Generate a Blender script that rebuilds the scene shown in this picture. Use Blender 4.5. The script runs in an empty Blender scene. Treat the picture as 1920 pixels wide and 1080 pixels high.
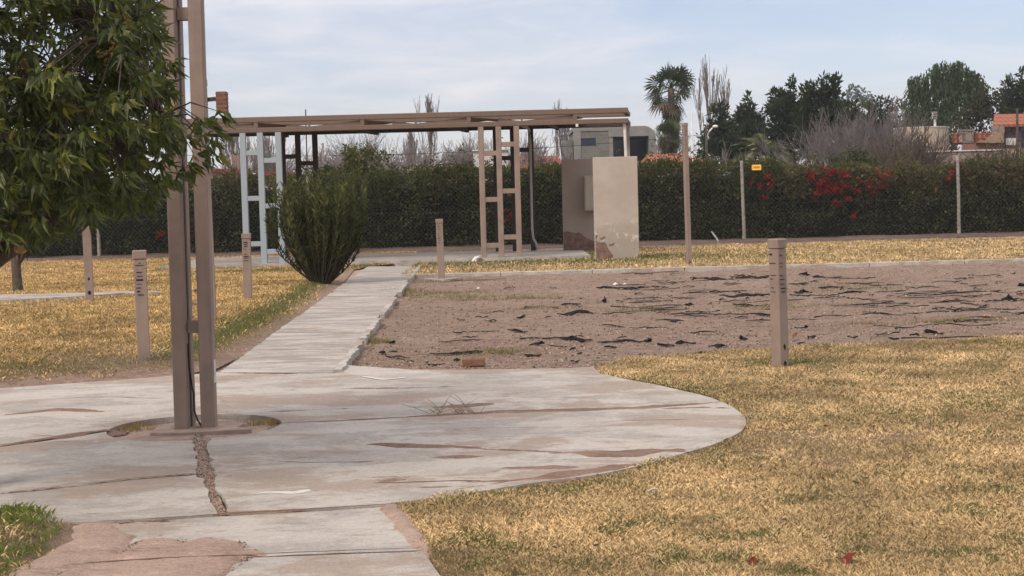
import bpy, bmesh, math, random
import numpy as np
from mathutils import Vector, Matrix
rnd = random.Random(7)
rng = np.random.default_rng(7)
scene = bpy.context.scene
COL = scene.collection

# ------------------------------------------------------------------ camera
F, CX, CY, HCAM = 2774.0, 960.0, 540.0, 1.56
PITCH, ROLL = math.atan(165.0 / F), -0.026
cam_d = bpy.data.cameras.new('camera'); cam = bpy.data.objects.new('camera', cam_d)
COL.objects.link(cam); scene.camera = cam
cam_d.sensor_width = 36.0; cam_d.lens = F / 1920 * 36.0
cam_d.clip_start = 0.1; cam_d.clip_end = 4000
RM = Matrix.Rotation(math.pi / 2 - PITCH, 3, 'X') @ Matrix.Rotation(ROLL, 3, 'Z')
cam.matrix_world = Matrix.Translation((0, 0, HCAM)) @ RM.to_4x4()

def ray(px, py):
    return RM @ Vector(((px - CX) / F, (CY - py) / F, -1.0))
def G(px, py, z=0.0):                     # survey: image point -> point on the level z
    d = ray(px, py); t = (z - HCAM) / d.z
    return Vector((d.x * t, d.y * t, z))
def V(px, py, Y):                         # survey: image point -> point at distance Y
    d = ray(px, py); t = Y / d.y
    return Vector((d.x * t, Y, HCAM + d.z * t))

# ------------------------------------------------------------------ objects
def tag(o, label=None, cat=None, group=None, kind=None):
    if label: o['label'] = label
    if cat: o['category'] = cat
    if group: o['group'] = group
    if kind: o['kind'] = kind
    return o
def thing(name, label, cat, loc=(0, 0, 0), group=None):
    o = bpy.data.objects.new(name, None); COL.objects.link(o)
    o.empty_display_size = 0.2; o.location = loc
    return tag(o, label, cat, group)
def wloc(o):
    v = Vector((0, 0, 0))
    while o is not None:
        v += o.location; o = o.parent
    return v
class MB:
    """collects shapes; build() links them as ONE mesh object"""
    def __init__(s):
        s.v = []; s.f = []; s.c = None; s.arr = []
    def add(s, vs, fs):
        n = len(s.v); s.v.extend([tuple(v) for v in vs]); s.f.extend([[i + n for i in f] for f in fs]); return s
    def box(s, c, size, rz=0.0, taper=1.0, bev=0.0, mat=None):
        x, y, z = size[0] / 2, size[1] / 2, size[2] / 2
        bm = bmesh.new(); bmesh.ops.create_cube(bm, size=1)
        for v in bm.verts:
            k = taper if v.co.z > 0 else 1.0
            v.co = Vector((v.co.x * size[0] * k, v.co.y * size[1] * k, v.co.z * size[2]))
        if bev > 0:
            bmesh.ops.bevel(bm, geom=bm.edges[:], offset=bev, segments=1, affect='EDGES', profile=.6)
        R = Matrix.Rotation(rz, 3, 'Z') if mat is None else mat
        bm.verts.index_update()
        s.add([R @ v.co + Vector(c) for v in bm.verts], [[v.index for v in f.verts] for f in bm.faces]); bm.free(); return s
    def bar(s, a, b, w, h=None, up=(0, 0, 1), bev=0.0):
        a, b = Vector(a), Vector(b); d = b - a; L = d.length; h = h or w
        yy = d.normalized(); u = Vector(up)
        if abs(yy.dot(u)) > .99: u = Vector((1, 0, 0))
        xx = yy.cross(u).normalized(); zz = xx.cross(yy)
        R = Matrix((xx, yy, zz)).transposed()
        return s.box((a + b) / 2, (w, L, h), bev=bev, mat=R)
    def tube(s, pts, rad, n=6, cap=True):
        pts = [Vector(p) for p in pts]; m = len(pts)
        if not hasattr(rad, '__len__'): rad = [rad] * m
        rings = []
        for i, p in enumerate(pts):
            d = (pts[min(i + 1, m - 1)] - pts[max(i - 1, 0)]).normalized()
            u = Vector((0, 0, 1)) if abs(d.z) < .9 else Vector((1, 0, 0))
            xx = d.cross(u).normalized(); yy = xx.cross(d)
            rings.append([p + (xx * math.cos(2 * math.pi * k / n) + yy * math.sin(2 * math.pi * k / n)) * rad[i] for k in range(n)])
        vs = [v for r in rings for v in r]; fs = []
        for i in range(m - 1):
            for k in range(n):
                fs.append([i * n + k, i * n + (k + 1) % n, (i + 1) * n + (k + 1) % n, (i + 1) * n + k])
        if cap: fs += [list(range(n))[::-1], [(m - 1) * n + k for k in range(n)]]
        return s.add(vs, fs)
    def prism(s, poly, z0, z1):            # poly: list of (x,y); vertical extrusion
        n = len(poly)
        a = sum(poly[i][0] * poly[(i + 1) % n][1] - poly[(i + 1) % n][0] * poly[i][1] for i in range(n))
        if a < 0: poly = poly[::-1]
        vs = [(p[0], p[1], z0) for p in poly] + [(p[0], p[1], z1) for p in poly]
        fs = [list(range(n))[::-1], [n + i for i in range(n)]] + [[i, (i + 1) % n, n + (i + 1) % n, n + i] for i in range(n)]
        return s.add(vs, fs)
    def slab(s, poly3, d):                 # polygon in space extruded by vector d
        n = len(poly3); d = Vector(d); p = [Vector(q) for q in poly3]
        return s.add(p + [q + d for q in p], [list(range(n))[::-1], [n + i for i in range(n)]] + [[i, (i + 1) % n, n + (i + 1) % n, n + i] for i in range(n)])
    def build(s, name, mat, parent=None, smooth=False):
        off = wloc(parent) if parent else Vector((0, 0, 0))
        me = bpy.data.meshes.new(name)
        me.from_pydata([(v[0] - off.x, v[1] - off.y, v[2] - off.z) for v in s.v], [], s.f)
        bm = bmesh.new(); bm.from_mesh(me); bmesh.ops.recalc_face_normals(bm, faces=bm.faces[:]); bm.to_mesh(me); bm.free()
        if smooth: me.polygons.foreach_set('use_smooth', [True] * len(me.polygons))
        me.materials.append(mat)
        o = bpy.data.objects.new(name, me); COL.objects.link(o)
        if parent: o.parent = parent
        return o
def npmesh(name, verts, faces, mat, parent=None, cols=None, smooth=False):
    """verts (N,3), faces (M,k) arrays; cols (N,3) stored as colour attribute 'tint'"""
    off = np.array(wloc(parent)) if parent else np.zeros(3)
    verts = np.asarray(verts, dtype=np.float32) - off.astype(np.float32)
    faces = np.asarray(faces, dtype=np.int32); M, k = faces.shape
    me = bpy.data.meshes.new(name)
    me.vertices.add(len(verts)); me.vertices.foreach_set('co', verts.ravel())
    me.loops.add(M * k); me.loops.foreach_set('vertex_index', faces.ravel())
    me.polygons.add(M); me.polygons.foreach_set('loop_start', np.arange(0, M * k, k, dtype=np.int32))
    if cols is not None:
        a = me.color_attributes.new('tint', 'FLOAT_COLOR', 'POINT')
        c4 = np.ones((len(verts), 4), dtype=np.float32); c4[:, :3] = cols
        a.data.foreach_set('color', c4.ravel())
    me.update(calc_edges=True)
    if smooth: me.polygons.foreach_set('use_smooth', np.ones(M, dtype=bool))
    me.materials.append(mat)
    o = bpy.data.objects.new(name, me); COL.objects.link(o)
    if parent: o.parent = parent
    return o
def frames(d, roll=None):
    """orthonormal frames with local y along d (N,3)"""
    d = d / np.linalg.norm(d, axis=1, keepdims=True); N = len(d)
    r = rng.normal(size=(N, 3)) if roll is None else roll
    x = np.cross(d, r); x /= np.linalg.norm(x, axis=1, keepdims=True) + 1e-9
    z = np.cross(x, d)
    return np.stack([x, d, z], axis=2)
def scatter(tv, tf, pos, R, sc, col):
    tv = np.asarray(tv, float); tf = np.asarray(tf, int); N = len(pos); n = len(tv)
    sc = np.asarray(sc, float)
    if sc.ndim == 1: sc = np.repeat(sc[:, None], 3, axis=1)
    L = tv[None] * sc[:, None, :]
    W = np.einsum('nij,nkj->nki', R, L) + pos[:, None, :]
    Fc = tf[None] + (np.arange(N) * n)[:, None, None]
    return W.reshape(-1, 3), Fc.reshape(-1, tf.shape[1]), np.repeat(col, n, axis=0)
_tab = np.random.default_rng(3).random((256, 256))
def vn(x, y, s=1.0, seed=0):
    x = np.asarray(x, float) / s + seed * 17.3; y = np.asarray(y, float) / s + seed * 41.7
    ix = np.floor(x).astype(int); iy = np.floor(y).astype(int); fx = x - ix; fy = y - iy
    fx = fx * fx * (3 - 2 * fx); fy = fy * fy * (3 - 2 * fy)
    g = lambda a, b: _tab[a % 256, b % 256]
    return (g(ix, iy) * (1 - fx) + g(ix + 1, iy) * fx) * (1 - fy) + (g(ix, iy + 1) * (1 - fx) + g(ix + 1, iy + 1) * fx) * fy
def fbm(x, y, s=1.0, seed=0, o=4):
    t = 0; a = .5; n = 0
    for i in range(o):
        t = t + a * vn(x, y, s / 2 ** i, seed + i); n += a; a *= .5
    return t / n
def inpoly(x, y, poly):
    x = np.asarray(x); y = np.asarray(y); c = np.zeros(x.shape, bool); n = len(poly)
    for i in range(n):
        x1, y1 = poly[i][0], poly[i][1]; x2, y2 = poly[(i + 1) % n][0], poly[(i + 1) % n][1]
        if y1 == y2: continue
        k = ((y1 > y) != (y2 > y)) & (x < (x2 - x1) * (y - y1) / (y2 - y1) + x1)
        c ^= k
    return c
def dpoly(x, y, line):
    d = np.full(np.shape(x), 1e9)
    for i in range(len(line) - 1):
        ax, ay = line[i][0], line[i][1]; bx, by = line[i + 1][0], line[i + 1][1]
        L2 = (bx - ax) ** 2 + (by - ay) ** 2 + 1e-12
        t = np.clip(((x - ax) * (bx - ax) + (y - ay) * (by - ay)) / L2, 0, 1)
        d = np.minimum(d, np.hypot(x - ax - t * (bx - ax), y - ay - t * (by - ay)))
    return d
def sst(a, b, x):
    t = np.clip((x - a) / (b - a), 0, 1); return t * t * (3 - 2 * t)

# ------------------------------------------------------------------ materials
class NT:
    def __init__(s, name, rough=.85, spec=.3):
        s.m = bpy.data.materials.new(name); s.m.use_nodes = True
        s.t = s.m.node_tree; s.N = s.t.nodes; s.L = s.t.links
        s.b = s.N['Principled BSDF']; s.b.inputs['Roughness'].default_value = rough
        s.b.inputs['Specular IOR Level'].default_value = spec
    def node(s, ty, **kw):
        n = s.N.new(ty)
        for k, v in kw.items(): setattr(n, k, v)
        return n
    def put(s, v, sock):
        if v is None: return
        if hasattr(v, 'is_output'): s.L.new(v, sock)
        else:
            if isinstance(v, tuple) and len(v) == 3 and sock.type == 'RGBA': v = (*v, 1)
            sock.default_value = v
    def pos(s, obj=False, scale=None):
        if obj: o = s.node('ShaderNodeTexCoord').outputs['Object']
        else: o = s.node('ShaderNodeNewGeometry').outputs['Position']
        if scale:
            mp = s.node('ShaderNodeMapping'); mp.inputs['Scale'].default_value = scale
            s.L.new(o, mp.inputs['Vector']); o = mp.outputs['Vector']
        return o
    def noise(s, p, sc, det=4, rough=.55, dist=0):
        n = s.node('ShaderNodeTexNoise'); s.L.new(p, n.inputs['Vector'])
        n.inputs['Scale'].default_value = sc; n.inputs['Detail'].default_value = det
        n.inputs['Roughness'].default_value = rough; n.inputs['Distortion'].default_value = dist
        return n.outputs['Fac']
    def voro(s, p, sc, feat='F1', out='Distance'):
        n = s.node('ShaderNodeTexVoronoi', feature=feat); s.L.new(p, n.inputs['Vector']); n.inputs['Scale'].default_value = sc
        return n.outputs[out]
    def ramp(s, f, stops):
        n = s.node('ShaderNodeValToRGB'); e = n.color_ramp.elements
        while len(e) < len(stops): e.new(.5)
        for k, (p, c) in enumerate(stops):
            e[k].position = p; e[k].color = (*c, 1) if isinstance(c, tuple) else (c, c, c, 1)
        s.L.new(f, n.inputs['Fac']); return n.outputs['Color']
    def mix(s, f, a, b, mode='MIX'):
        n = s.node('ShaderNodeMix', data_type='RGBA', blend_type=mode)
        s.put(f, n.inputs[0]); s.put(a, n.inputs[6]); s.put(b, n.inputs[7]); return n.outputs[2]
    def math(s, op, a, b=0.0):
        n = s.node('ShaderNodeMath', operation=op); s.put(a, n.inputs[0]); s.put(b, n.inputs[1]); return n.outputs[0]
    def bump(s, h, st=.5, d=.02):
        n = s.node('ShaderNodeBump'); n.inputs['Strength'].default_value = st; n.inputs['Distance'].default_value = d
        s.L.new(h, n.inputs['Height']); s.L.new(n.outputs[0], s.b.inputs['Normal'])
    def color(s, c): s.put(c, s.b.inputs['Base Color']); return s
    def tint(s): 
        n = s.node('ShaderNodeAttribute', attribute_name='tint'); return n.outputs['Color']
MAT = {}
def paint(name, c, dirt=(.2, .15, .12), amt=.35, rough=.6):
    t = NT(name, rough, .3); p = t.pos(True)
    n1 = t.noise(p, 3.1, 6, .65); n2 = t.noise(t.pos(True, (14, 14, .9)), 1.0, 5, .6)
    a = t.mix(t.math('MULTIPLY', t.ramp(n1, [(.42, 0.), (.7, 1.)]), amt), c, dirt)
    b = t.mix(t.math('MULTIPLY', t.ramp(n2, [(.5, 0.), (.72, 1.)]), amt * .8), a, tuple(min(1, x * 1.25) for x in c))
    t.color(b); t.bump(t.noise(p, 60, 3), .15, .004); MAT[name] = t.m; return t.m
def plain(name, c, rough=.8, var=.25, sc=4, spec=.25, metal=0, bump=.0):
    t = NT(name, rough, spec); p = t.pos(True); n = t.noise(p, sc, 6, .65)
    t.color(t.ramp(n, [(.3, tuple(x * (1 - var) for x in c)), (.7, tuple(min(1, x * (1 + var)) for x in c))]))
    t.b.inputs['Metallic'].default_value = metal
    if bump: t.bump(t.noise(p, sc * 9, 5), bump, .02)
    MAT[name] = t.m; return t.m
def leafmat(name, rough=.5, spec=.35, trans=.25):
    t = NT(name, rough, spec); c = t.tint(); t.color(c)
    if trans:
        tr = t.node('ShaderNodeBsdfTranslucent'); t.L.new(t.mix(.5, c, (.20, .26, .05)), tr.inputs['Color'])
        mx = t.node('ShaderNodeMixShader'); mx.inputs[0].default_value = trans
        t.L.new(t.b.outputs[0], mx.inputs[1]); t.L.new(tr.outputs[0], mx.inputs[2])
        t.L.new(mx.outputs[0], t.N['Material Output'].inputs['Surface'])
    MAT[name] = t.m; return t.m

paint('post_paint', (.268, .200, .163), (.15, .105, .088), .55)
paint('dark_shade_paint', (.045, .030, .025), (.06, .045, .04), .4)  # beam brown darkened for shade under the roof; lantern arm shares it
paint('beam_paint', (.160, .110, .082), (.10, .07, .058), .35)
paint('blue_paint', (.285, .33, .365), (.33, .33, .32), .3)
paint('grey_pipe', (.42, .38, .34), (.3, .25, .2), .3)
plain('slot_dark', (.02, .017, .016), .9)
plain('white_plastic', (.62, .60, .57), .5)
plain('black_cable', (.015, .015, .015), .5)
plain('stem_dark', (.055, .045, .03), .95, .4, 12)
plain('bark', (.10, .075, .06), .95, .4, 12, bump=.6)
plain('bark_grey', (.20, .170, .16), .95, .35, 6)
plain('bark_light', (.20, .175, .155), .95, .3, 6)
plain('cut_wood', (.42, .24, .11), .8, .25, 30)
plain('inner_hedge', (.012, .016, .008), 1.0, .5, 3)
plain('dark_glass', (.010, .018, .035), .15, .2, 2, .5)
plain('concrete_post', (.30, .28, .25), .95, .35, 9, bump=.5)
plain('rust_paint', (.16, .075, .05), .9, .4, 25)
plain('lamp_tan', (.20, .115, .085), .9, .3, 25)
plain('dirty_footing', (.34, .255, .21), .95, .25, 5, bump=.4)
plain('wire', (.10, .10, .095), .5, .2, 5, .4, .6)
plain('plastic_film', (.017, .0165, .016), .8, .4, 7, .08)
plain('brick_clay', (.19, .10, .06), .95, .3, 20, bump=.4)
plain('sign_yellow', (.75, .38, .01), .5, .08)
plain('sign_pale', (.85, .68, .30), .5, .08)
plain('sign_brown', (.30, .10, .01), .5, .08)
plain('lamp_white', (.7, .7, .66), .4, .08)
plain('metal_white', (.55, .55, .54), .5, .2)
plain('dark_pole', (.06, .045, .04), .8, .3)
plain('awning_tan', (.27, .19, .12), .9, .15)
plain('house_white', (.50, .48, .47), .9, .15)
plain('house_beige', (.42, .34, .26), .9, .2, 1.2, bump=.3)
plain('house_pink', (.42, .30, .25), .9, .2, 1.2)
plain('roof_edge', (.16, .045, .04), .8, .25)
leafmat('leaf_gloss', .42, .45, .28)
leafmat('leaf_dull', .8, .08, .18)
leafmat('grass_blade', .8, .15, .30)
# ------------------------------------------------------------------ ground materials
def m_concrete(name, warm=0.0, film=.5, st=0.0):
    t = NT(name, .85, .2); p = t.pos()
    big = t.noise(p, .7, 5, .6); mid = t.noise(p, 2.3, 7, .68, .6); fine = t.noise(p, 46, 4, .7)
    c = t.mix(t.ramp(big, [(.35, 0.), (.65, 1.)]), (.45, .405, .365), (.54, .495, .45))
    sh = t.noise(t.pos(scale=(.8, 1.4, 1)), 1.5, 10, .78, .35)
    c = t.mix(t.ramp(sh, [(.48, 0.), (.56, .6), (.66, .3)]), c, (.30, .275, .255))
    fl = t.noise(t.pos(scale=(.8, 1.3, 1)), .9, 9, .70, .3)
    c = t.mix(t.ramp(fl, [(film, 0.), (film + .06, .75)]), c, (.345, .268, .215))
    wh = t.noise(t.pos(scale=(.7, 1.5, 1)), 2.6, 8, .72, .8)
    c = t.mix(t.ramp(wh, [(.57, 0.), (.64, .6)]), c, (.55, .52, .49))
    dk = t.noise(t.pos(scale=(.6, 1.6, 1)), 6, 7, .8, .6)
    c = t.mix(t.ramp(dk, [(.58, 0.), (.66, .7)]), c, (.19, .15, .13))
    if st:
        sn = t.noise(t.pos(scale=(.5, 2.6, 1)), 1.5, 9, .78, .4); c = t.mix(t.ramp(sn, [(.48, 0.), (.55, .65), (.64, .2)]), c, (.24, .205, .185)); c = t.mix(t.ramp(sn, [(.33, .6), (.41, 0.)]), c, (.52, .48, .45))
    sp = t.voro(p, 5.5); c = t.mix(t.ramp(sp, [(.015, .8), (.035, 0.)]), c, (.13, .10, .085))
    gr = t.noise(p, 130, 3, .8); c = t.mix(.38, c, t.ramp(fine, [(.3, .5), (.7, 1.1)]), 'MULTIPLY'); c = t.mix(.35, c, t.ramp(gr, [(.35, .45), (.65, 1.1)]), 'MULTIPLY')
    t.color(c)
    h = t.math('ADD', t.math('MULTIPLY', mid, 1.1), t.math('MULTIPLY', fine, .4)); h = t.math('ADD', h, t.math('MULTIPLY', sh, 1.2)); t.bump(h, .6, .014)
    MAT[name] = t.m
m_concrete('concrete', film=.50); m_concrete('concrete_path', film=.56, st=1.0)
def m_soil(name, a, b, peb=(.36, .27, .22), bs=1.0, rough_=False):
    t = NT(name, .98, .1); p = t.pos()
    n = t.noise(p, .55, 6, .65); n2 = t.noise(t.pos(scale=(.75, 1.3, 1)), 5, 8, .78); n3 = t.noise(p, 42, 4, .75)
    c = t.mix(t.ramp(n, [(.35, 0.), (.65, 1.)]), a, b)
    c = t.mix(t.ramp(n2, [(.50, 0.), (.66, .7)]), c, tuple(x * .55 for x in a)); c = t.mix(t.ramp(n2, [(.34, .7), (.44, 0.)]), c, tuple(x * 1.3 for x in b))
    v = t.voro(p, 30); c = t.mix(t.ramp(v, [(.10, .55), (.24, 0.)]), c, peb)
    c = t.mix(.5, c, t.ramp(n3, [(.3, .45), (.7, 1.15)]), 'MULTIPLY')
    if rough_:
        n4 = t.noise(t.pos(scale=(.6, 1.2, 1)), 9, 9, .85); c = t.mix(t.ramp(n4, [(.52, 0.), (.64, .75)]), c, tuple(x * .38 for x in a)); c = t.mix(t.ramp(n4, [(.34, .55), (.45, 0.)]), c, tuple(min(1, x * 1.35) for x in b))
    t.color(c); t.bump(t.math('ADD', t.math('MULTIPLY', n2, 2.0), n3), bs, .05); MAT[name] = t.m
m_soil('soil', (.43, .305, .245), (.53, .39, .32), (.5, .4, .34), .6); m_soil('field_soil', (.40, .285, .222), (.49, .365, .295), bs=1.0, rough_=True)
plain('crack_soil', (.14, .085, .06), .98, .35, 20); plain('chalk', (.57, .555, .525), .9, .15, 6)
m_soil('soil_grey', (.20, .145, .125), (.27, .20, .17))
def m_lawn(name):
    t = NT(name, .98, .1); p = t.pos(); c0 = t.tint()
    n2 = t.noise(p, 14, 6, .75); n3 = t.noise(p, 70, 3, .7)
    c = t.mix(.8, c0, t.ramp(n2, [(.3, .40), (.7, 1.25)]), 'MULTIPLY')
    c = t.mix(.7, c, t.ramp(n3, [(.3, .45), (.7, 1.25)]), 'MULTIPLY')
    t.color(c); t.bump(t.math('ADD', n2, n3), 1.0, .03); MAT[name] = t.m
m_lawn('lawn_ground')

# ------------------------------------------------------------------ ground sheets
MB().add([(-290, -35, -.20), (290, -35, -.20), (290, 415, -.20), (-290, 415, -.20)], [[0, 1, 2, 3]]).build('ground', MAT['soil_grey'])['kind'] = 'structure'

def grid_patch(poly, step, zf):
    bm = bmesh.new(); vs = [bm.verts.new((p[0], p[1], 0)) for p in poly]; bm.faces.new(vs)
    xs = [p[0] for p in poly]; ys = [p[1] for p in poly]
    def cuts(lo, hi):
        k = lo + step(lo); o = []
        while k < hi: o.append(k); k += step(k)
        return o
    for x in np.arange(min(xs) + .3, max(xs), .5):
        bmesh.ops.bisect_plane(bm, geom=bm.verts[:] + bm.edges[:] + bm.faces[:], plane_co=(x, 0, 0), plane_no=(1, 0, 0))
    for y in cuts(min(ys), max(ys)):
        bmesh.ops.bisect_plane(bm, geom=bm.verts[:] + bm.edges[:] + bm.faces[:], plane_co=(0, y, 0), plane_no=(0, 1, 0))
    bmesh.ops.triangulate(bm, faces=bm.faces[:]); bm.verts.index_update()
    co = np.array([v.co[:] for v in bm.verts]); fc = np.array([[v.index for v in f.verts] for f in bm.faces]); bm.free()
    co[:, 2] = zf(co[:, 0], co[:, 1]); return co, fc
def ystep(y): return .25 if y < 20 else .6

EDGE = [(-6.6, 9.4)] + [tuple(G(*p).xy) for p in [(0, 731), (200, 717), (330, 707), (405, 694), (455, 668), (520, 634), (575, 598), (618, 562), (648, 526), (664, 506)]]
LEFT = EDGE + [(-2.9, 37.6), (-2.9, 46.6), (-40, 46.6), (-40, 9.4)]
RPX = [(1118, 691), (1180, 677), (1300, 668), (1430, 658), (1600, 650), (1920, 637)]
CURVE = [(725, 947), (800, 936), (900, 923), (1000, 907), (1100, 894), (1200, 874), (1270, 854), (1340, 833), (1385, 812), (1400, 795), (1380, 770), (1330, 745), (1260, 728), (1180, 712), (1125, 700)]
PEDGE = [(880, 1200), (845, 1120), (826, 1080), (800, 1040), (765, 998), (735, 962)]
RIGHT = [tuple(G(*p).xy) for p in RPX] + [(13.5, 18.2), (13.5, 2.5), (-.3, 2.5)] + [tuple(G(*p, .02).xy) for p in PEDGE + CURVE]
BACK = [(-2.35, 31.1), (40, 31.1), (40, 46.6), (-2.35, 46.6)]
GPATCH = [tuple(G(*p).xy) for p in [(-140, 985), (0, 972), (60, 966), (110, 967), (150, 985), (152, 1005), (130, 1035), (95, 1062), (60, 1095), (40, 1130), (-140, 1130)]]
def z_left(x, y):
    d = dpoly(x, y, EDGE); A = np.interp(y, [9, 15, 20, 27, 33], [.15, .15, .15, .10, .02])
    return A * sst(0.02, .75, d) + .012 + .02 * (fbm(x, y, 2.5, 5) - .5)
def z_right(x, y): return .02 + .03 * (fbm(x, y, 1.6, 9) - .5) + .016 * (vn(x, y, .22, 19) - .5)
def z_back(x, y): return .02 + .03 * (fbm(x, y, 2.2, 11) - .5)
def z_patch(x, y): return .018 + .075 * sst(0, .3, dpoly(x, y, GPATCH + GPATCH[:1])) + 0 * x
STRAW = np.array([.61, .445, .255]); THATCH = np.array([.31, .215, .115]); GREEN = np.array([.135, .145, .052]); DIRT = np.array([.44, .31, .25]); LIME = np.array([.145, .175, .036])
def greenness(x, y, which):
    g = sst(.60, .76, fbm(x, y, .38, 21)) * .38
    if which == 'right':
        g = np.maximum(g, sst(.54, .72, .62 * fbm(x, y, .22, 33) + .38 * fbm(x, y, .9, 34)) * np.interp(y, [6, 9, 12, 14], [.62, .42, .25, .12]))
        g = np.maximum(g, .45 * np.exp(-(dpoly(x, y, [RIGHT[k] for k in range(len(RIGHT) - 15, len(RIGHT))]) / .22) ** 2) * sst(.4, .6, fbm(x, y, .5, 35)))
        b = G(1490, 690); g = np.maximum(g, .9 * np.exp(-(((x - b.x) / .32) ** 2 + ((y - b.y - .15) / .35) ** 2)))
    if which == 'left':
        d = dpoly(x, y, EDGE); g = np.maximum(g * .45, .95 * np.exp(-((d - .5) / .22) ** 2) * (.35 + .65 * sst(12.8, 14.5, y)))
        g = np.maximum(g, .75 * sst(33, 35.5, y) * sst(.35, .6, fbm(x, y, 1.5, 44)) * (y < 38) * (x > -9))
    if which == 'back':
        g = np.maximum(g * .5, .8 * np.exp(-(((x - 3.8) / 2.8) ** 2 + ((y - 37) / 2.2) ** 2)))
        g = np.maximum(g, .6 * sst(33.5, 35.5, y) * (x < 3.2))
    if which == 'patch': g = np.clip(sst(-.02, .14, dpoly(x, y, GPATCH + GPATCH[:1])) * .95 - .55 * sst(.5, .7, fbm(x, y, .25, 81)), 0, 1)
    return g
def bare(x, y, which):
    b = sst(.62, .8, fbm(x, y, 2.7, 61)) * .5
    if which == 'left': k_ = np.interp(y, [12.5, 13.5], [.25, 1.0]); b = np.maximum(b, 1 - sst(.12 * k_, .42 * k_, dpoly(x, y, EDGE) + .18 * k_ * (vn(x, y, .25, 4) - .5)))
    if which == 'back': b = np.maximum(b, sst(44.8, 46, y + vn(x, y, 1.2, 3)))
    if which == 'left': b = np.maximum(b, sst(45.8, 46.4, y))
    if which == 'patch': b = np.maximum(b, 1 - sst(.0, .10, dpoly(x, y, GPATCH + GPATCH[:1]) + .16 * (vn(x, y, .12, 6) - .5)))
    return np.clip(b, 0, 1)
for nm, poly, zf, wh in (('lawn', LEFT, z_left, 'left'), ('lawn', RIGHT, z_right, 'right'), ('lawn', BACK, z_back, 'back'), ('lawn', GPATCH, z_patch, 'patch')):
    co, fc = grid_patch(poly, ystep, zf)
    x, y = co[:, 0], co[:, 1]
    g = greenness(x, y, wh)[:, None]; b = bare(x, y, wh)[:, None]
    far = np.clip((y - 12) / 20, 0, 1)[:, None]
    base = THATCH * (1 - far * .8) + STRAW * .9 * far * .8
    c = base * (1 - g * .7) + GREEN * .8 * g * .7; c = c * (1 - b) + DIRT * b
    npmesh(nm, co, fc, MAT['lawn_ground'], cols=c, smooth=True)['kind'] = 'structure'

# bare field of reddish soil
def z_field(x, y): return np.minimum(.014, -.075 + .085 * fbm(x, y, 1.1, 71, 5) + .05 * (fbm(x, y, 4, 77) - .5) + .05 * (fbm(x, y, .34, 72, 3) - .4) + .02 * vn(x, y, .10, 75))
gx_ = np.concatenate([np.arange(-4, 9, .07), np.arange(9, 13.5, .12), np.arange(13.5, 40, .6)]); gy_ = np.concatenate([np.arange(12.3, 19, .06), np.arange(19, 31.1, .12)])
GX, GY = np.meshgrid(gx_, gy_); ii = np.arange(GX.size).reshape(GX.shape)
npmesh('dirt_field', np.stack([GX.ravel(), GY.ravel(), z_field(GX, GY).ravel()], 1), np.stack([ii[:-1, :-1], ii[:-1, 1:], ii[1:, 1:], ii[1:, :-1]], -1).reshape(-1, 4), MAT['field_soil'], smooth=True)['kind'] = 'structure'

# ------------------------------------------------------------------ pavement slabs
ZS = .035
def g2(p): return tuple(G(p[0], p[1], ZS).xy)
def rough_line(pts, amp, step=.12, seed=0):
    o = []; 
    for a, b in zip(pts[:-1], pts[1:]):
        a = Vector(a); b = Vector(b); n = max(1, int((b - a).length / step))
        nrm = Vector((-(b - a).y, (b - a).x)).normalized()
        for i in range(n):
            q = a.lerp(b, i / n); k = (vn(q.x, q.y, .11, seed) + .5 * vn(q.x, q.y, .04, seed + 3) - .75) * 2 * amp
            o.append(tuple(q + nrm * k))
    o.append(tuple(pts[-1])); return o
bc = G(366, 800, ZS); BR = .60
J1 = [(-160, 851), (0, 836), (90, 823), (209, 806)]
J1R = [(524, 793), (640, 788), (760, 782), (830, 777), (920, 772), (1060, 768), (1200, 764), (1300, 758), (1352, 753)]
def arc(a, b, n=14):      # arc of the bed rim between two angles
    return [(bc.x + BR * math.cos(a + (b - a) * i / n), bc.y + BR * math.sin(a + (b - a) * i / n)) for i in range(n + 1)]
j1 = [g2(p) for p in J1]; j1r = [g2(p) for p in J1R]
def ang(p): return math.atan2(p[1] - bc.y, p[0] - bc.x)
j1[-1] = (bc.x + BR * math.cos(ang(j1[-1])), bc.y + BR * math.sin(ang(j1[-1])))
j1r[0] = (bc.x + BR * math.cos(ang(j1r[0])), bc.y + BR * math.sin(ang(j1r[0])))
aL, aR = ang(j1[-1]) % (2 * math.pi), ang(j1r[0])
gapL = [g2(p) for p in [(364, 816), (368, 850), (366, 885), (384, 905), (398, 940), (408, 962)]]
gapR = [g2(p) for p in [(384, 816), (392, 850), (402, 880), (408, 915), (420, 948), (428, 961)]]
gL0 = ang(gapL[0]) % (2 * math.pi); gR0 = ang(gapR[0]) % (2 * math.pi)
gapL[0] = arc(gL0, gL0, 1)[0]; gapR[0] = arc(gR0, gR0, 1)[0]
topR = [g2(p) for p in [(1125, 700), (1180, 712), (1225, 720), (1270, 730), (1310, 739), (1335, 746)]]
def smooth(P, n=6):
    P = [Vector(p) for p in P]; o = []
    for i in range(len(P) - 1):
        a, b, c, d = P[max(i - 1, 0)], P[i], P[i + 1], P[min(i + 2, len(P) - 1)]
        for k in range(n):
            u = k / n; o.append(tuple(.5 * (2 * b + (c - a) * u + (2 * a - 5 * b + 4 * c - d) * u * u + (3 * b - a - 3 * c + d) * u ** 3)))
    return o + [tuple(P[-1])]
dR = smooth([g2(p) for p in [(1364, 757), (1384, 771), (1397, 784), (1398, 797), (1385, 812), (1340, 833), (1270, 854), (1200, 874), (1110, 892), (1000, 906), (900, 922), (800, 936), (722, 945)]])
sl = MB()
def inset(pts, d): return pts
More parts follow.
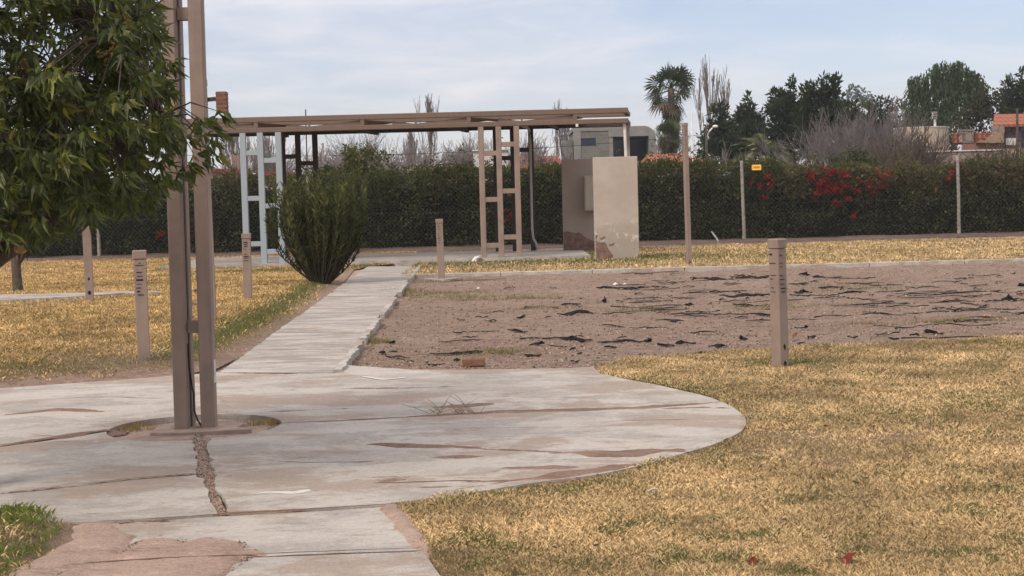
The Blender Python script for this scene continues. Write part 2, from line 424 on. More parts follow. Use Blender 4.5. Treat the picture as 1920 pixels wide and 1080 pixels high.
upper = [(-6.6, 9.75)] + [g2(p) for p in [(0, 728), (200, 714), (330, 704), (410, 698)]] + [g2(p) for p in [(628, 700), (640, 684), (700, 688), (780, 693), (880, 693), (1000, 691), (1070, 690), (1112, 687)]] + topR + [g2((1349, 752))] + rough_line(j1r[::-1], .012, seed=1) + arc(aR, aL)[1:-1] + rough_line(j1[::-1], .012, seed=2) + [(-6.6, j1[0][1])]
sl.prism(upper, -.1, ZS)
dz = (0, -.03)
lowL = [(-6.6, j1[0][1] - .03)] + rough_line([(p[0], p[1] - .03) for p in j1], .012, seed=3) + arc(aL, gL0)[1:-1] + rough_line(gapL, .018, .05, seed=4) + [g2(p) for p in [(400, 964), (300, 971), (180, 977), (0, 977), (-160, 985)]] + [(-6.6, 6.9)]
sl.prism(lowL, -.1, ZS - .003)
lowR = rough_line([(p[0], p[1] - .035) for p in j1r[::-1]], .014, seed=5) + arc(aR, gR0 - 2 * math.pi if gR0 > math.pi else gR0)[1:-1] + rough_line(gapR, .018, .05, seed=6) + [g2(p) for p in [(560, 955), (720, 945)]] + dR[::-1][1:]
sl.prism(lowR, -.1, ZS + .003)
b1 = [g2(p) for p in [(150, 981), (300, 975), (400, 967), (430, 966), (560, 959), (726, 949), (735, 962), (765, 998), (790, 1030), (620, 1036), (450, 1043), (300, 1049), (120, 1060)]]
b2 = [g2(p) for p in [(118, 1064), (300, 1053), (450, 1047), (620, 1040), (794, 1034), (826, 1080), (850, 1125), (885, 1200), (20, 1240)]]
sl.prism(b1, -.1, ZS - .004); sl.prism(b2, -.1, ZS)
o = sl.build('pavement', MAT['concrete']); o['kind'] = 'structure'
# straight path to the pavilion, in slabs with open joints
pl = MB()
La, Lb = Vector(g2((412, 697))), Vector(g2((690, 499))); Ra, Rb = Vector(g2((626, 699))), Vector(g2((785, 499)))
prev = 0.0; cuts = []
t = 0.0
while t < 1:
    t2 = min(1, t + rnd.uniform(.08, .13)); cuts.append((t, t2)); t = t2
for i, (t, t2) in enumerate(cuts):
    e = .0006
    A, B, C_, D = La.lerp(Lb, t + e), Ra.lerp(Rb, t + e), Ra.lerp(Rb, t2 - e), La.lerp(Lb, t2 - e)
    poly = [A] + [B] + rough_line([B, C_], .014, seed=40)[1:] + [D] + rough_line([D, A], .014, seed=80)[1:-1]
    q = []
    for p in poly:
        if not q or (Vector(p) - Vector(q[-1])).length > 1e-4: q.append(p)
    pl.prism(q, -.1, ZS + rnd.uniform(-.005, .005))
o = pl.build('path', MAT['concrete_path']); o['kind'] = 'structure'
# raised lip along the right side of the path
lp = MB()
for a, b in ((0, .13), (.14, .27), (.30, .46), (.52, .66), (.72, .97)):
    A, B = Ra.lerp(Rb, a), Ra.lerp(Rb, b); n = Vector((1, .32)).normalized()
    w = .075
    lp.prism(rough_line([A, B], .012, seed=9) + rough_line([B + n * w, A + n * w], .02, seed=10), -.1, ZS + .028)
o = lp.build('kerb', MAT['concrete']); o['kind'] = 'structure'
# white kerb behind the bare field
kb = MB()
x = -2.3
while x < 38:
    w = rnd.uniform(1.9, 2.1); kb.box((x + w / 2, 31.05, -.02), (w - .012, .13, .16 + rnd.uniform(-.012, .012)), rz=rnd.uniform(-.004, .004), bev=.012); x += w
o = kb.build('kerb', MAT['concrete']); o['kind'] = 'structure'
# side path across the left lawn
sp = [G(*p, .05).xy for p in [(-260, 570), (-60, 567), (60, 565), (150, 562), (232, 559.5), (300, 559), (300, 561.5), (236, 562.5), (170, 568), (100, 572), (0, 577), (-260, 583)]]
o = MB().prism([tuple(p) for p in sp], -.1, .175).build('side_path', MAT['concrete_path']); o['kind'] = 'structure'
# pavilion floor slab
fl = MB(); x0 = -8.9
fp = [G(1113, 482.5, .11).x, 37.35]
fl.prism([(x0, 37.5), (-3.6, 37.42), (-1.9, 37.42), (0.2, 37.45), (fp[0], 37.5), (fp[0], 42.0), (3.6, 42.7), (x0, 42.9)], -.1, .11)
o = fl.build('pavilion_floor', MAT['concrete_path']); o['kind'] = 'structure'

# loose soil lying in the joints and on the slabs: one uneven layer that surfaces through the concrete
FEAT = []
def strip(px, w, seed=0, taper=True): FEAT.append(('s', [g2(p) for p in px], w, seed, taper))
def blob(px, seed=0): FEAT.append(('b', [g2(p) for p in px], 0, seed, False))
strip([(760, 783), (830, 779), (920, 774), (1060, 770), (1200, 765), (1300, 759), (1350, 754)], .12, 31)
strip([(524, 795), (640, 790), (760, 784)], .03, 32)
strip([(0, 925), (80, 918), (160, 909)], .012, 33); strip([(155, 909), (250, 898), (320, 893), (366, 889)], .016, 34)
strip([(640, 729), (760, 728), (850, 725)], .05, 37); strip([(412, 700), (520, 701), (626, 701)], .03, 38)
strip([(0, 834), (110, 820), (205, 806)], .12, 39)
strip([(700, 832), (800, 838), (900, 842), (1000, 846), (1100, 850)], .04, 40)
strip([(700, 834), (800, 838), (905, 840)], .15, 41); strip([(1065, 849), (1150, 851), (1245, 846)], .26, 42)
strip([(940, 879), (1010, 878), (1090, 877)], .10, 43); strip([(808, 859), (860, 858), (912, 857)], .07, 44)
strip([(700, 913), (800, 915), (890, 912)], .04, 45); strip([(820, 764), (880, 761), (930, 757)], .10, 46)
strip([(990, 900), (1060, 890), (1130, 882), (1200, 870)], .13, 47); strip([(705, 905), (750, 901)], .09, 48)
strip([(1230, 768), (1300, 765), (1370, 766)], .07, 49); strip([(860, 905), (950, 903), (1010, 897)], .08, 50)
strip([(480, 773), (620, 768), (700, 764)], .01, 51); strip([(520, 866), (600, 868), (700, 866)], .008, 52)
strip([(195, 984), (240, 981), (320, 977)], .02, 53); strip([(0, 779), (110, 768), (200, 772)], .10, 54)
strip([(730, 935), (800, 926), (900, 912), (1000, 897)], .03, 55); strip([(560, 905), (650, 902), (720, 899)], .02, 56)
blob([(95, 1082), (150, 1056), (215, 1042), (240, 1030), (258, 1014), (300, 1010), (330, 1012), (345, 1019), (368, 1010), (395, 1007), (415, 1010), (432, 1015), (456, 1016), (448, 1030), (482, 1033), (500, 1040), (470, 1046), (440, 1058), (425, 1078), (418, 1120), (60, 1160)], 60)
blob([(145, 983), (205, 980), (215, 992), (250, 1005), (235, 1028), (200, 1045), (120, 1072), (40, 1130), (-100, 1130), (60, 1050), (150, 1005)], 61)
blob([(724, 946), (745, 947), (765, 965), (770, 985), (800, 1010), (806, 1040), (785, 1030), (735, 978), (715, 955)], 62)
rb_ = {'crack_soil': MB(), 'chalk': MB()}
def ribbon(px, w, mat='crack_soil', z=ZS + .0045, seed=0, amp=.012):
    fine = [Vector(p) for p in rough_line(smooth([g2(p) for p in px], 4), amp, .05, seed)]; L, R = [], []
    for i, p in enumerate(fine):
        d = fine[min(i + 1, len(fine) - 1)] - fine[max(i - 1, 0)]; n = Vector((-d.y, d.x)).normalized(); k = w * (.3 + 1.4 * vn(p.x, p.y, .13, seed)) * (.25 + .75 * min(1, 5 * i / len(fine), 5 * (1 - i / len(fine))))
        L.append(p + n * k / 2); R.append(p - n * k / 2)
    n = len(L); rb_[mat].add([(p.x, p.y, z) for p in L + R], [[i, i + 1, n + i + 1, n + i] for i in range(n - 1)])
ribbon([(155, 909), (250, 898), (320, 893), (366, 889)], .022, seed=1); ribbon([(0, 925), (80, 918), (112, 913)], .012, seed=2)
ribbon([(0, 837), (90, 824), (209, 807)], .03, seed=3); ribbon([(524, 794), (640, 789), (760, 783), (830, 778)], .026, seed=4)
ribbon([(830, 778), (920, 773), (1060, 769), (1200, 765), (1300, 759), (1350, 754)], .022, seed=5)
ribbon([(520, 866), (600, 868), (700, 866)], .010, seed=6); ribbon([(480, 773), (620, 768), (700, 764)], .010, seed=7); ribbon([(180, 979), (300, 973), (404, 966)], .022, seed=8, amp=.004)
ribbon([(404, 966), (430, 964), (560, 957), (724, 947)], .026, seed=9, amp=.004); ribbon([(126, 1063), (300, 1051.5), (450, 1045), (620, 1038), (792, 1032)], .016, z=ZS + .012, seed=10, amp=.005)
ribbon([(412, 699), (520, 700), (626, 699.5)], .03, seed=11); ribbon([(905, 843), (1000, 847), (1070, 849)], .02, seed=12); ribbon([(1245, 846), (1300, 848), (1345, 849)], .012, seed=13)
ribbon([(700, 907), (800, 904), (900, 902)], .016, seed=17); ribbon([(200, 984), (240, 981), (330, 977)], .010, seed=18); ribbon([(640, 729), (760, 728), (850, 725)], .012, seed=19)
ribbon([(100, 688 + 60), (200, 745), (310, 748)], .010, seed=20); ribbon([(20, 752), (120, 748), (230, 742)], .008, seed=21); ribbon([(1120, 792), (1200, 789), (1290, 787)], .008, seed=22); ribbon([(870, 805), (960, 803), (1010, 801)], .006, seed=23)
ribbon([(472, 927), (510, 924), (548, 926), (582, 920)], .05, 'chalk', seed=24); ribbon([(1070, 858), (1120, 860), (1180, 859)], .02, 'chalk', seed=25); ribbon([(680, 706), (720, 712), (760, 708)], .05, 'chalk', seed=26)
o = rb_['crack_soil'].build('crack', MAT['crack_soil']); tag(o, 'dark hairline cracks and soil filled joints in the concrete', 'crack', kind='stuff')
o = rb_['chalk'].build('stain', MAT['chalk']); tag(o, 'chalky white stains on the concrete', 'stain', kind='stuff')
def soil_f(x, y):
    f = np.full(x.shape, -1.0)
    for kd, pts, w, sd_, tp in FEAT:
        if kd == 's':
            d = dpoly(x, y, pts); L = abs(pts[-1][0] - pts[0][0]); e = np.minimum(abs(x - pts[0][0]), abs(x - pts[-1][0])) / (L * .3 + .01)
            hw = w * .5 * np.clip(.25 + e, 0, 1) * (.35 + 1.3 * vn(x, y, .28, sd_)); f = np.maximum(f, hw - d + .02 * (vn(x, y, .07, sd_ + 1) - .5) * (w > .03))
        else:
            d = dpoly(x, y, pts + pts[:1]); f = np.maximum(f, np.where(inpoly(x, y, pts), d, -d) + .03 * (vn(x, y, .09, sd_) - .5))
    f = f + .012 * (fbm(x, y, .06, 90, 3) - .5)
    return f
bx_, by_ = np.meshgrid(np.arange(-4.2, 2.4, .022), np.concatenate([np.arange(5.6, 10.5, .02), np.arange(10.5, 14.5, .04)]))
fz = soil_f(bx_, by_); zz_ = ZS - .006 + np.clip(fz * .32, -.03, .010) + np.where(fz > 0, .005 * fbm(bx_, by_, .05, 93, 3), 0) + .004
nr, nc = fz.shape; idx = np.arange(nr * nc).reshape(nr, nc)
qf = np.stack([idx[:-1, :-1], idx[:-1, 1:], idx[1:, 1:], idx[1:, :-1]], -1).reshape(-1, 4)
ok = (fz > -.07).ravel()[qf].any(1); qf = qf[ok]; used = np.unique(qf); remap = np.zeros(nr * nc, int); remap[used] = np.arange(len(used))
PV = np.stack([bx_.ravel(), by_.ravel(), zz_.ravel()], 1)[used]; QF = remap[qf]; near_ = PV[QF][:, :, 1].mean(1) < 7.75
m_soil('soil_dark', (.27, .175, .135), (.34, .235, .19), (.33, .25, .2), .6)
for sel_, mt_, lb_ in ((near_, 'soil', 'pale reddish soil spread over the eroded slab in front'), (~near_, 'soil_dark', 'dark reddish soil in the joints and low spots of the concrete')):
    u_ = np.unique(QF[sel_]); rm_ = np.zeros(len(PV), int); rm_[u_] = np.arange(len(u_))
    tag(npmesh('loose_soil', PV[u_], rm_[QF[sel_]], MAT[mt_], smooth=True), lb_, 'soil', kind='stuff')
gp = [(364, 812), (384, 812), (392, 850), (402, 880), (408, 915), (420, 948), (431, 964), (404, 964), (396, 940), (382, 905), (364, 885), (367, 850)]
gpp = [Vector(G(p[0], p[1], ZS).xy) for p in gp]
co, fc = grid_patch([(-14, 2.3), (16, 2.3), (16, 38.5), (-14, 38.5)], lambda y: .5, lambda x, y: -.024 - .13 * ((y > 12.1) & (x > La.x + .5 + (y - La.y) * (Rb.x - Ra.x) / (Rb.y - Ra.y))) + .02 * fbm(x, y, .4, 15) + .022 * np.exp(-(((x - bc.x) ** 2 + (y - bc.y) ** 2) / .42) ** 3))
npmesh('soil', co, fc, MAT['soil'], smooth=True)['kind'] = 'structure'
gm = MB().add([(p.x, p.y, ZS - .012) for p in gpp], [list(range(len(gpp)))]); o = gm.build('loose_soil', MAT['soil']); tag(o, 'reddish soil filling the wide joint below the twin mast', 'soil', kind='stuff')
# low ridge of soil along the foot of the hedge
co, fc = grid_patch([(-40, 46.3), (40, 46.3), (40, 50.5), (-40, 50.5)], lambda y: .35, lambda x, y: .02 + .09 * sst(46.3, 47.2, y + .5 * vn(x, y, 1.4, 8)) * (.5 + vn(x, y, .5, 6)))
npmesh('soil_bank', co, fc, MAT['soil_grey'], smooth=True)['kind'] = 'structure'

# gravel and clods
def pebbles(n, fx, zf, s0, s1, mats):
    x, y = fx(n); z = zf(x, y)
    tv = np.array([[1, 0, 0], [-1, 0, 0], [0, 1, 0], [0, -1, 0], [0, 0, .8], [0, 0, -.8]], float)
    tf = [[0, 2, 4], [2, 1, 4], [1, 3, 4], [3, 0, 4], [2, 0, 5], [1, 2, 5], [3, 1, 5], [0, 3, 5]]
    N = len(x); R = frames(rng.normal(size=(N, 3))); sc = (s0 + (s1 - s0) * rng.random(N) ** 3)[:, None] * rng.uniform(.6, 1.2, (N, 3))
    col = np.array([.30, .22, .18])[None] * rng.choice([.45, .7, .9, 1.1, 1.35], (N, 1)) * rng.uniform(.8, 1.2, (N, 1)) * rng.uniform(.93, 1.07, (N, 3))
    return scatter(tv, tf, np.stack([x, y, z + sc[:, 2] * .3], 1), R, sc, col)
def fxf(n):
    y = 12.6 + 18 * rng.random(n) ** 1.8; x = -3 + (rng.random(n)) * (y * .36 + 4); return x, y
def in_field(x, y): return ~inpoly(x, y, RIGHT) & ~inpoly(x, y, upper)
V1 = pebbles(46000, fxf, z_field, .004, .020, None)
k = in_field(V1[0][::6, 0], V1[0][::6, 1])
sel = np.repeat(k, 6); rem = np.cumsum(sel) - 1
fsel = np.repeat(k, 8)
t_ = NT('pebble', .95, .1); t_.color(t_.tint()); MAT['pebble'] = t_.m
o = npmesh('gravel', V1[0][sel], rem[V1[1][fsel]], MAT['pebble'], cols=V1[2][sel])
tag(o, 'small stones and clods scattered over the bare soil field', 'gravel', kind='stuff')
def fxg(n):
    i = rng.integers(0, 5, n); u = rng.random(n); a = np.array([[p.x, p.y] for p in gpp[:1] + gpp[11:6:-1]]); b = np.array([[p.x, p.y] for p in gpp[1:7]])
    L = a[i] * (1 - u[:, None]) + a[i + 1] * u[:, None]; Rr = b[i] * (1 - u[:, None]) + b[i + 1] * u[:, None]; w = rng.random(n)[:, None]
    q = L * (1 - w) + Rr * w; return q[:, 0], q[:, 1]
V2 = pebbles(2200, fxg, lambda x, y: 0 * x + ZS - .012, .002, .008, None)
blp = [tuple(G(p[0], p[1], ZS).xy) for p in [(95, 1082), (215, 1042), (258, 1016), (330, 1014), (395, 1010), (455, 1017), (490, 1038), (425, 1078), (418, 1120), (60, 1160)]]
def fxb(n):
    lo = np.min(blp, 0); hi = np.max(blp, 0); q = lo + (hi - lo) * rng.random((n, 2)); q = q[inpoly(q[:, 0], q[:, 1], blp)]; return q[:, 0], q[:, 1]
V3 = pebbles(5000, fxb, lambda x, y: 0 * x + ZS + .004, .002, .008, None)
o = npmesh('gravel', np.concatenate([V2[0], V3[0]]), np.concatenate([V2[1], V3[1] + len(V2[0])]), MAT['pebble'], cols=np.concatenate([V2[2], V3[2]]))
tag(o, 'loose reddish grit in the wide slab joint and on the eroded slab in front', 'gravel', kind='stuff')

# ------------------------------------------------------------------ grass blades
def blades(n, sx, zf, wh, h0, h1, w0, lean=.9):
    x, y = sx(n); z = zf(x, y); N = len(x)
    b = bare(x, y, wh); keep = rng.random(N) > b * 1.02; x, y, z = x[keep], y[keep], z[keep]; N = len(x)
    far = np.clip(y / 10, .6, 5)
    g = greenness(x, y, wh); isg = rng.random(N) < g
    c = np.where(rng.random((N, 1)) < .28, np.array([.23, .145, .075]), STRAW * 1.25)
    br = sst(.50, .66, .6 * fbm(x, y, .30, 57) + .4 * fbm(x, y, 1.4, 58))[:, None]; c = c * (1 - br * .55) + np.array([.29, .205, .125]) * br * .55
    c = c * (.42 + 1.1 * fbm(x, y, .6, 51, 5)[:, None]) * rng.uniform(.5, 1.5, (N, 1))
    if wh == 'left': c = c * np.array([1.04, .965, .80])
    gc = (LIME if wh == 'patch' else GREEN) * rng.uniform(.6, 1.5, (N, 1))
    c = np.where(isg[:, None], gc, c)
    h = (h0 + (h1 - h0) * rng.random(N)) * (.6 + .7 * vn(x, y, .3, 14)) * np.clip(far, 1, 1.8); w = w0 * far * rng.uniform(.7, 1.4, N)
    a = rng.random(N) * 2 * math.pi; ln = lean * rng.random(N) ** .7
    dx, dy = np.cos(a) * h * ln * 1.3, np.sin(a) * h * ln * 1.3
    r = rng.random(N) * 2 * math.pi; wx, wy = np.cos(r) * w / 2, np.sin(r) * w / 2
    zt = z + h * (1 - .55 * ln)
    v = np.empty((N, 4, 3)); v[:, 0] = np.stack([x - wx, y - wy, z - .006], 1); v[:, 1] = np.stack([x + wx, y + wy, z - .006], 1)
    v[:, 2] = np.stack([x + dx * .4 + wx * .8, y + dy * .4 + wy * .8, z + (zt - z) * .62], 1); v[:, 3] = np.stack([x + dx, y + dy, zt], 1)
    f = np.arange(N)[:, None] * 4
    return v.reshape(-1, 3), np.concatenate([f + [[0, 1, 2]], f + [[0, 2, 3]]], 1).reshape(-1, 3), np.repeat(c, 4, axis=0)
def sampler(poly, y0, y1, pw, xr=.40):
    def s(n):
        y = y0 + (y1 - y0) * rng.random(n) ** pw; x = (rng.random(n) * 2 - 1) * (y * xr + 2.0)
        k = inpoly(x, y, poly); return x[k], y[k]
    return s
def join(L):
    n = 0; V_, F_, C_ = [], [], []
    for v, f, c in L: V_.append(v); F_.append(f + n); C_.append(c); n += len(v)
    return np.concatenate(V_), np.concatenate(F_), np.concatenate(C_)
v, f, c = join([blades(1800000, sampler(RIGHT, 5.4, 16.5, 1.7), z_right, 'right', .013, .040, .0035)])
tag(npmesh('grass', v, f, MAT['grass_blade'], cols=c), 'dry straw coloured winter grass with green tufts, right of the concrete', 'grass', kind='stuff')
v, f, c = join([blades(820000, sampler(LEFT, 11, 46.5, 1.5), z_left, 'left', .014, .036, .0038)])
tag(npmesh('grass', v, f, MAT['grass_blade'], cols=c), 'dry yellow grass on the raised lawn left of the path', 'grass', kind='stuff')
v, f, c = join([blades(180000, sampler(BACK, 31.2, 46.5, 1.0), z_back, 'back', .02, .05, .0050)])
tag(npmesh('grass', v, f, MAT['grass_blade'], cols=c), 'thin yellow grass strip between the white kerb and the hedge', 'grass', kind='stuff')
v, f, c = join([blades(90000, sampler(GPATCH, 5, 8, 1.0), z_patch, 'patch', .02, .055, .004)])
tag(npmesh('grass', v, f, MAT['grass_blade'], cols=c), 'bright green grass clump at the lower left corner of the concrete', 'grass', kind='stuff')
# field weeds, tufts added at post feet for contact shade; dry pole bed tufts
def weeds(spots, h0, h1, w, cols, n):
    L = []
    for (px, py, rx, ry) in spots:
        c0 = G(px, py); m = int(n)
        x = c0.x + rng.normal(size=m) * rx * .5; y = c0.y + rng.normal(size=m) * ry * .5; z = np.where((y > 12.4) , z_field(x, y), .0)
        k = rng.random(m) < .3 + sst(.4, .6, vn(x, y, .3, 5)); x, y, z = x[k], y[k], z[k]; N = len(x)
        h = rng.uniform(h0, h1, N); a = rng.random(N) * 6.28; ln = rng.random(N) * 1.0; ww = w * np.clip(y / 10, 1, 3)
        r = rng.random(N) * 6.28; v = np.empty((N, 3, 3))
        v[:, 0] = np.stack([x - np.cos(r) * ww / 2, y - np.sin(r) * ww / 2, z], 1); v[:, 1] = np.stack([x + np.cos(r) * ww / 2, y + np.sin(r) * ww / 2, z], 1)
        v[:, 2] = np.stack([x + np.cos(a) * h * ln, y + np.sin(a) * h * ln, z + h * (1.1 - .6 * ln)], 1)
        cc = np.array(cols)[rng.integers(0, len(cols), N)] * rng.uniform(.7, 1.3, (N, 1))
        L.append((v.reshape(-1, 3), np.arange(N * 3).reshape(-1, 3), np.repeat(cc, 3, axis=0)))
    return join(L)
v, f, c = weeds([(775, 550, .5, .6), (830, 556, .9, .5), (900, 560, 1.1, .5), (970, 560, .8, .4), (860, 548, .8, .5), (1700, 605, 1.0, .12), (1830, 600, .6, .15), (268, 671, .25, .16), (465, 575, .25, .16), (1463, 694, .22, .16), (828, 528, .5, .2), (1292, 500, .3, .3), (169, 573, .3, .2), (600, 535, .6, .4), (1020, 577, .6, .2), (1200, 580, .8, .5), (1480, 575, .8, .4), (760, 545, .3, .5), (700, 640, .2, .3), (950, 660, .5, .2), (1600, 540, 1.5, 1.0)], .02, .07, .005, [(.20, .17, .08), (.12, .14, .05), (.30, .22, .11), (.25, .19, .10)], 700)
tag(npmesh('weeds', v, f, MAT['grass_blade'], cols=c), 'sparse low weeds on the bare soil field and tufts added as contact shade at posts', 'weeds', kind='stuff')
v, f, c = weeds([(270, 806, .25, .12), (470, 795, .28, .12), (245, 800, .2, .1), (500, 796, .2, .08)], .02, .06, .003, [(.42, .32, .13), (.36, .25, .10), (.22, .15, .08)], 900)
tag(npmesh('grass', v, f, MAT['grass_blade'], cols=c), 'dry grass tufts in the round bed of the twin mast', 'grass', kind='stuff')

# leaf litter on the lawns
def litter(n):
    L = []
    for poly, zf, y0, y1 in ((RIGHT, z_right, 5.6, 16), (LEFT, z_left, 11, 34), (BACK, z_back, 31.4, 46)):
        x, y = sampler(poly, y0, y1, 1.2)(n); z = zf(x, y) + .02; N = len(x); S = rng.uniform(.008, .028, N) * np.clip(y / 12, 1, 2.2)
        tv = [(0, -1, 0), (-.6, 0, .25), (0, 1, 0), (.6, 0, .25)]; D = rng.normal(size=(N, 3)) * np.array([1, 1, .35])
        col = np.array([(.13, .075, .04), (.20, .12, .06), (.09, .06, .04), (.30, .22, .13)])[rng.integers(0, 4, N)] * rng.uniform(.7, 1.2, (N, 1))
        L.append(scatter(tv, [[0, 1, 2], [0, 2, 3]], np.stack([x, y, z], 1), frames(D, np.tile([0, 0, 1.], (N, 1)) + rng.normal(size=(N, 3)) * .3), S, col))
    return join(L)
v, f, c = litter(620)
tag(npmesh('leaves', v, f, MAT['grass_blade'], cols=c), 'small withered leaves and bits scattered over the dry lawns', 'leaf litter', kind='stuff')
# ------------------------------------------------------------------ louvred light posts
def slots(mb, base, w, rz, zs, seed, faces=(0, 3)):
    r = random.Random(seed); R = Matrix.Rotation(rz, 3, 'Z')
    for k in faces:                                  # -y, +x, +y, -x faces
        Rk = R @ Matrix.Rotation(k * math.pi / 2, 3, 'Z')
        for z in zs:
            if r.random() < .2: continue
            L = w * r.uniform(.18, .62); hh = r.choice([.004, .005, .006, .008, .008, .014]); off = -w * .42 + L / 2 + r.uniform(0, .1) * w + .008
            c = Vector(base) + Rk @ Vector((off, -w / 2 - .001, 0)) + Vector((0, 0, z + r.uniform(-.006, .006)))
            mb.box(c, (L, .006, hh), mat=Rk)
def light_post(name, label, cat, group, base, h, w, rz, tilt, seed, rust, pad=False):
    t = thing(name, label, cat, base, group); b = Vector(base)
    cap = .085
    T = Matrix.Rotation(tilt, 3, 'Y')
    def lean(mb):
        mb.v = [tuple(b + T @ (Vector(v) - b)) for v in mb.v]; return mb
    lean(MB().box(b + Vector((0, 0, (h - cap) / 2 - .06)), (w, w, h - cap + .12), rz=rz, bev=.007)).build('shaft', MAT['post_paint'], t)
    sh_ = [c for c in COL.objects if c.parent is t and c.name.startswith('shaft')][0]
    lean(MB().box(b + Vector((0, 0, h - cap / 2 + .002)), (w * 1.1, w * 1.1, cap), rz=rz, bev=.008)).build('cap', MAT['post_paint'], t)
    for k in range(4):
        s = MB(); slots(s, b, w, rz, [h - cap - .05 - i * .036 for i in range(10)], seed * 4 + k, (k,)); lean(s).build('vent_louver', MAT['slot_dark'], sh_)
    if rust:
        r = random.Random(seed + 3); R = Matrix.Rotation(rz, 3, 'Z')
        for (k, z, ww, hh) in rust:
            m = MB()
            Rk = R @ Matrix.Rotation(k * math.pi / 2, 3, 'Z')
            pts = [Vector((math.cos(a) * ww * r.uniform(.6, 1.1), -w / 2 - .002, z + math.sin(a) * hh * r.uniform(.6, 1.1))) for a in [i * .7 for i in range(9)]]
            m.add([b + Rk @ p for p in pts], [list(range(9))])
            lean(m).build('rust_patch', MAT['slot_dark'], sh_)
    if pad:
        MB().prism([(b.x + math.cos(a) * .34 * random.Random(i).uniform(.8, 1.1), b.y + math.sin(a) * .3) for i, a in enumerate([i * .55 for i in range(11)])], -.04, .045).build('footing', MAT['concrete_path'], t)
    return t
bp = G(1463, 692, .02)
light_post('bollard_light', 'dusty pink square bollard light on the dry lawn right of the concrete, nearest of all', 'bollard', 'louvred bollard lights', bp, 1.14, .112, math.radians(38), -.010, 1, [(0, .20, .016, .03), (0, .05, .022, .03)])
bp = G(270, 668, .15)
light_post('bollard_light', 'square bollard light on the raised lawn just left of the twin mast', 'bollard', 'louvred bollard lights', bp, 1.02, .122, math.radians(14), -.004, 2, [(0, .9, .008, .008)])
bp = G(465, 573, .03)
light_post('bollard_light', 'square bollard light in front of the pale blue ladder column', 'bollard', 'louvred bollard lights', bp, 1.12, .132, math.radians(8), .012, 3, None)
bp = G(828, 526, 0)
light_post('bollard_light', 'square bollard light on a pale footing in the bare soil beside the path', 'bollard', 'louvred bollard lights', bp, 1.22, .132, math.radians(6), -.012, 4, None, True)
bp = G(1292, 498, .02)
light_post('lamp_post', 'tall square lamp post behind the white kerb, right of the plastered walls', 'lamp post', 'tall louvred lamp posts', bp, 3.12, .100, math.radians(20), -.012, 5, [(0, .08, .02, .05)])
bp = G(169, 572, .06)
light_post('lamp_post', 'tall square lamp post beside the side path, top hidden by tree leaves', 'lamp post', 'tall louvred lamp posts', bp, 3.1, .13, math.radians(14), -.004, 6, [(0, .42, .022, .03), (0, .2, .03, .04), (0, 1.55, .01, .12)])
bp = G(397, 607, .12); YP = bp.y
t = light_post('lamp_post', 'tall lamp post with a side lantern, mostly hidden behind the twin mast', 'lamp post', 'tall louvred lamp posts', bp, 3.02, .125, math.radians(10), -.004, 7, None)
la, lb = V(388, 187, YP), V(409, 185, YP); MB().bar(la, lb, .035, .05).build('arm', MAT['dark_shade_paint'], t)
lc = V(416.5, 192, YP); ln = MB().box(lc, (.128, .128, .26), bev=.006).build('lantern', MAT['rust_paint'], t)
lm = MB(); [lm.box((lc.x, lc.y, lc.z + .105 - k * .052), (.133, .133, .018)) for k in range(5)]; lm.build('lantern_louver', MAT['lamp_tan'], ln)
# ------------------------------------------------------------------ twin mast
b = G(345, 802, ZS); px = 264.0
t = thing('twin_mast', 'tall dusty brown twin post mast in the round bed in front, running out of view', 'mast', b)
Hm = 5.2
bL = Vector((G(339.5, 803, ZS).x, G(339.5, 803, ZS).y, 0)); bR = Vector((G(390, 800, ZS).x, G(390, 800, ZS).y, 0))
TT = Matrix.Rotation(.006, 3, 'Y')
def leanm(mb): 
    mb.v = [tuple(bL + TT @ (Vector(v) - bL)) for v in mb.v]; return mb
p1 = leanm(MB().box(bL + Vector((0, .05, Hm / 2)), (.095, .10, Hm), bev=.006)).build('post', MAT['post_paint'], t)
leanm(MB().box(bL + Vector((.012, .185, Hm / 2)), (.085, .11, Hm), bev=.006)).build('post', MAT['post_paint'], t)
leanm(MB().box(bL + Vector((.020, .115, Hm / 2)), (.05, .032, Hm - .02))).build('slot', MAT['slot_dark'], t)
leanm(MB().box(bR + Vector((0, .05, Hm / 2)), (.098, .10, Hm), bev=.006)).build('post', MAT['post_paint'], t)
for zc in (.735, 2.9, 4.6):
    c = (bL + bR) / 2; leanm(MB().box((c.x + .002, c.y + .075, zc), ((bR - bL).x - .097, .06, .088), bev=.003)).build('bracket', MAT['post_paint'], t)
leanm(MB().box(bR + Vector((.0505, .045, .42)), (.004, .055, .16))).build('cover_plate', MAT['white_plastic'], t)
leanm(MB().box(bL + Vector((.0495, .05, .40)), (.004, .05, .17))).build('cover_plate', MAT['post_paint'], t)
leanm(MB().tube([bL + Vector((.075, .06, z)) + Vector((dx, 0, 0)) for z, dx in ((.62, -.02), (.45, -.018), (.30, .0), (.27, .008), (.15, .006), (.08, .03), (.03, .06), (.005, .07))], .006, 6)).build('cable', MAT['black_cable'], t)
fr = random.Random(5)
fp_ = [(bL.x + .06 + x * (1 + fr.uniform(-.05, .05)), bL.y + .09 + y) for x, y in ((-.24, -.22), (-.1, -.25), (.08, -.24), (.25, -.20), (.43, -.17), (.42, -.12), (.33, -.05), (.36, .12), (.2, .26), (-.02, .3), (-.2, .22), (-.27, .02))]
MB().prism(fp_, -.08, .028).build('footing', MAT['dirty_footing'], t)

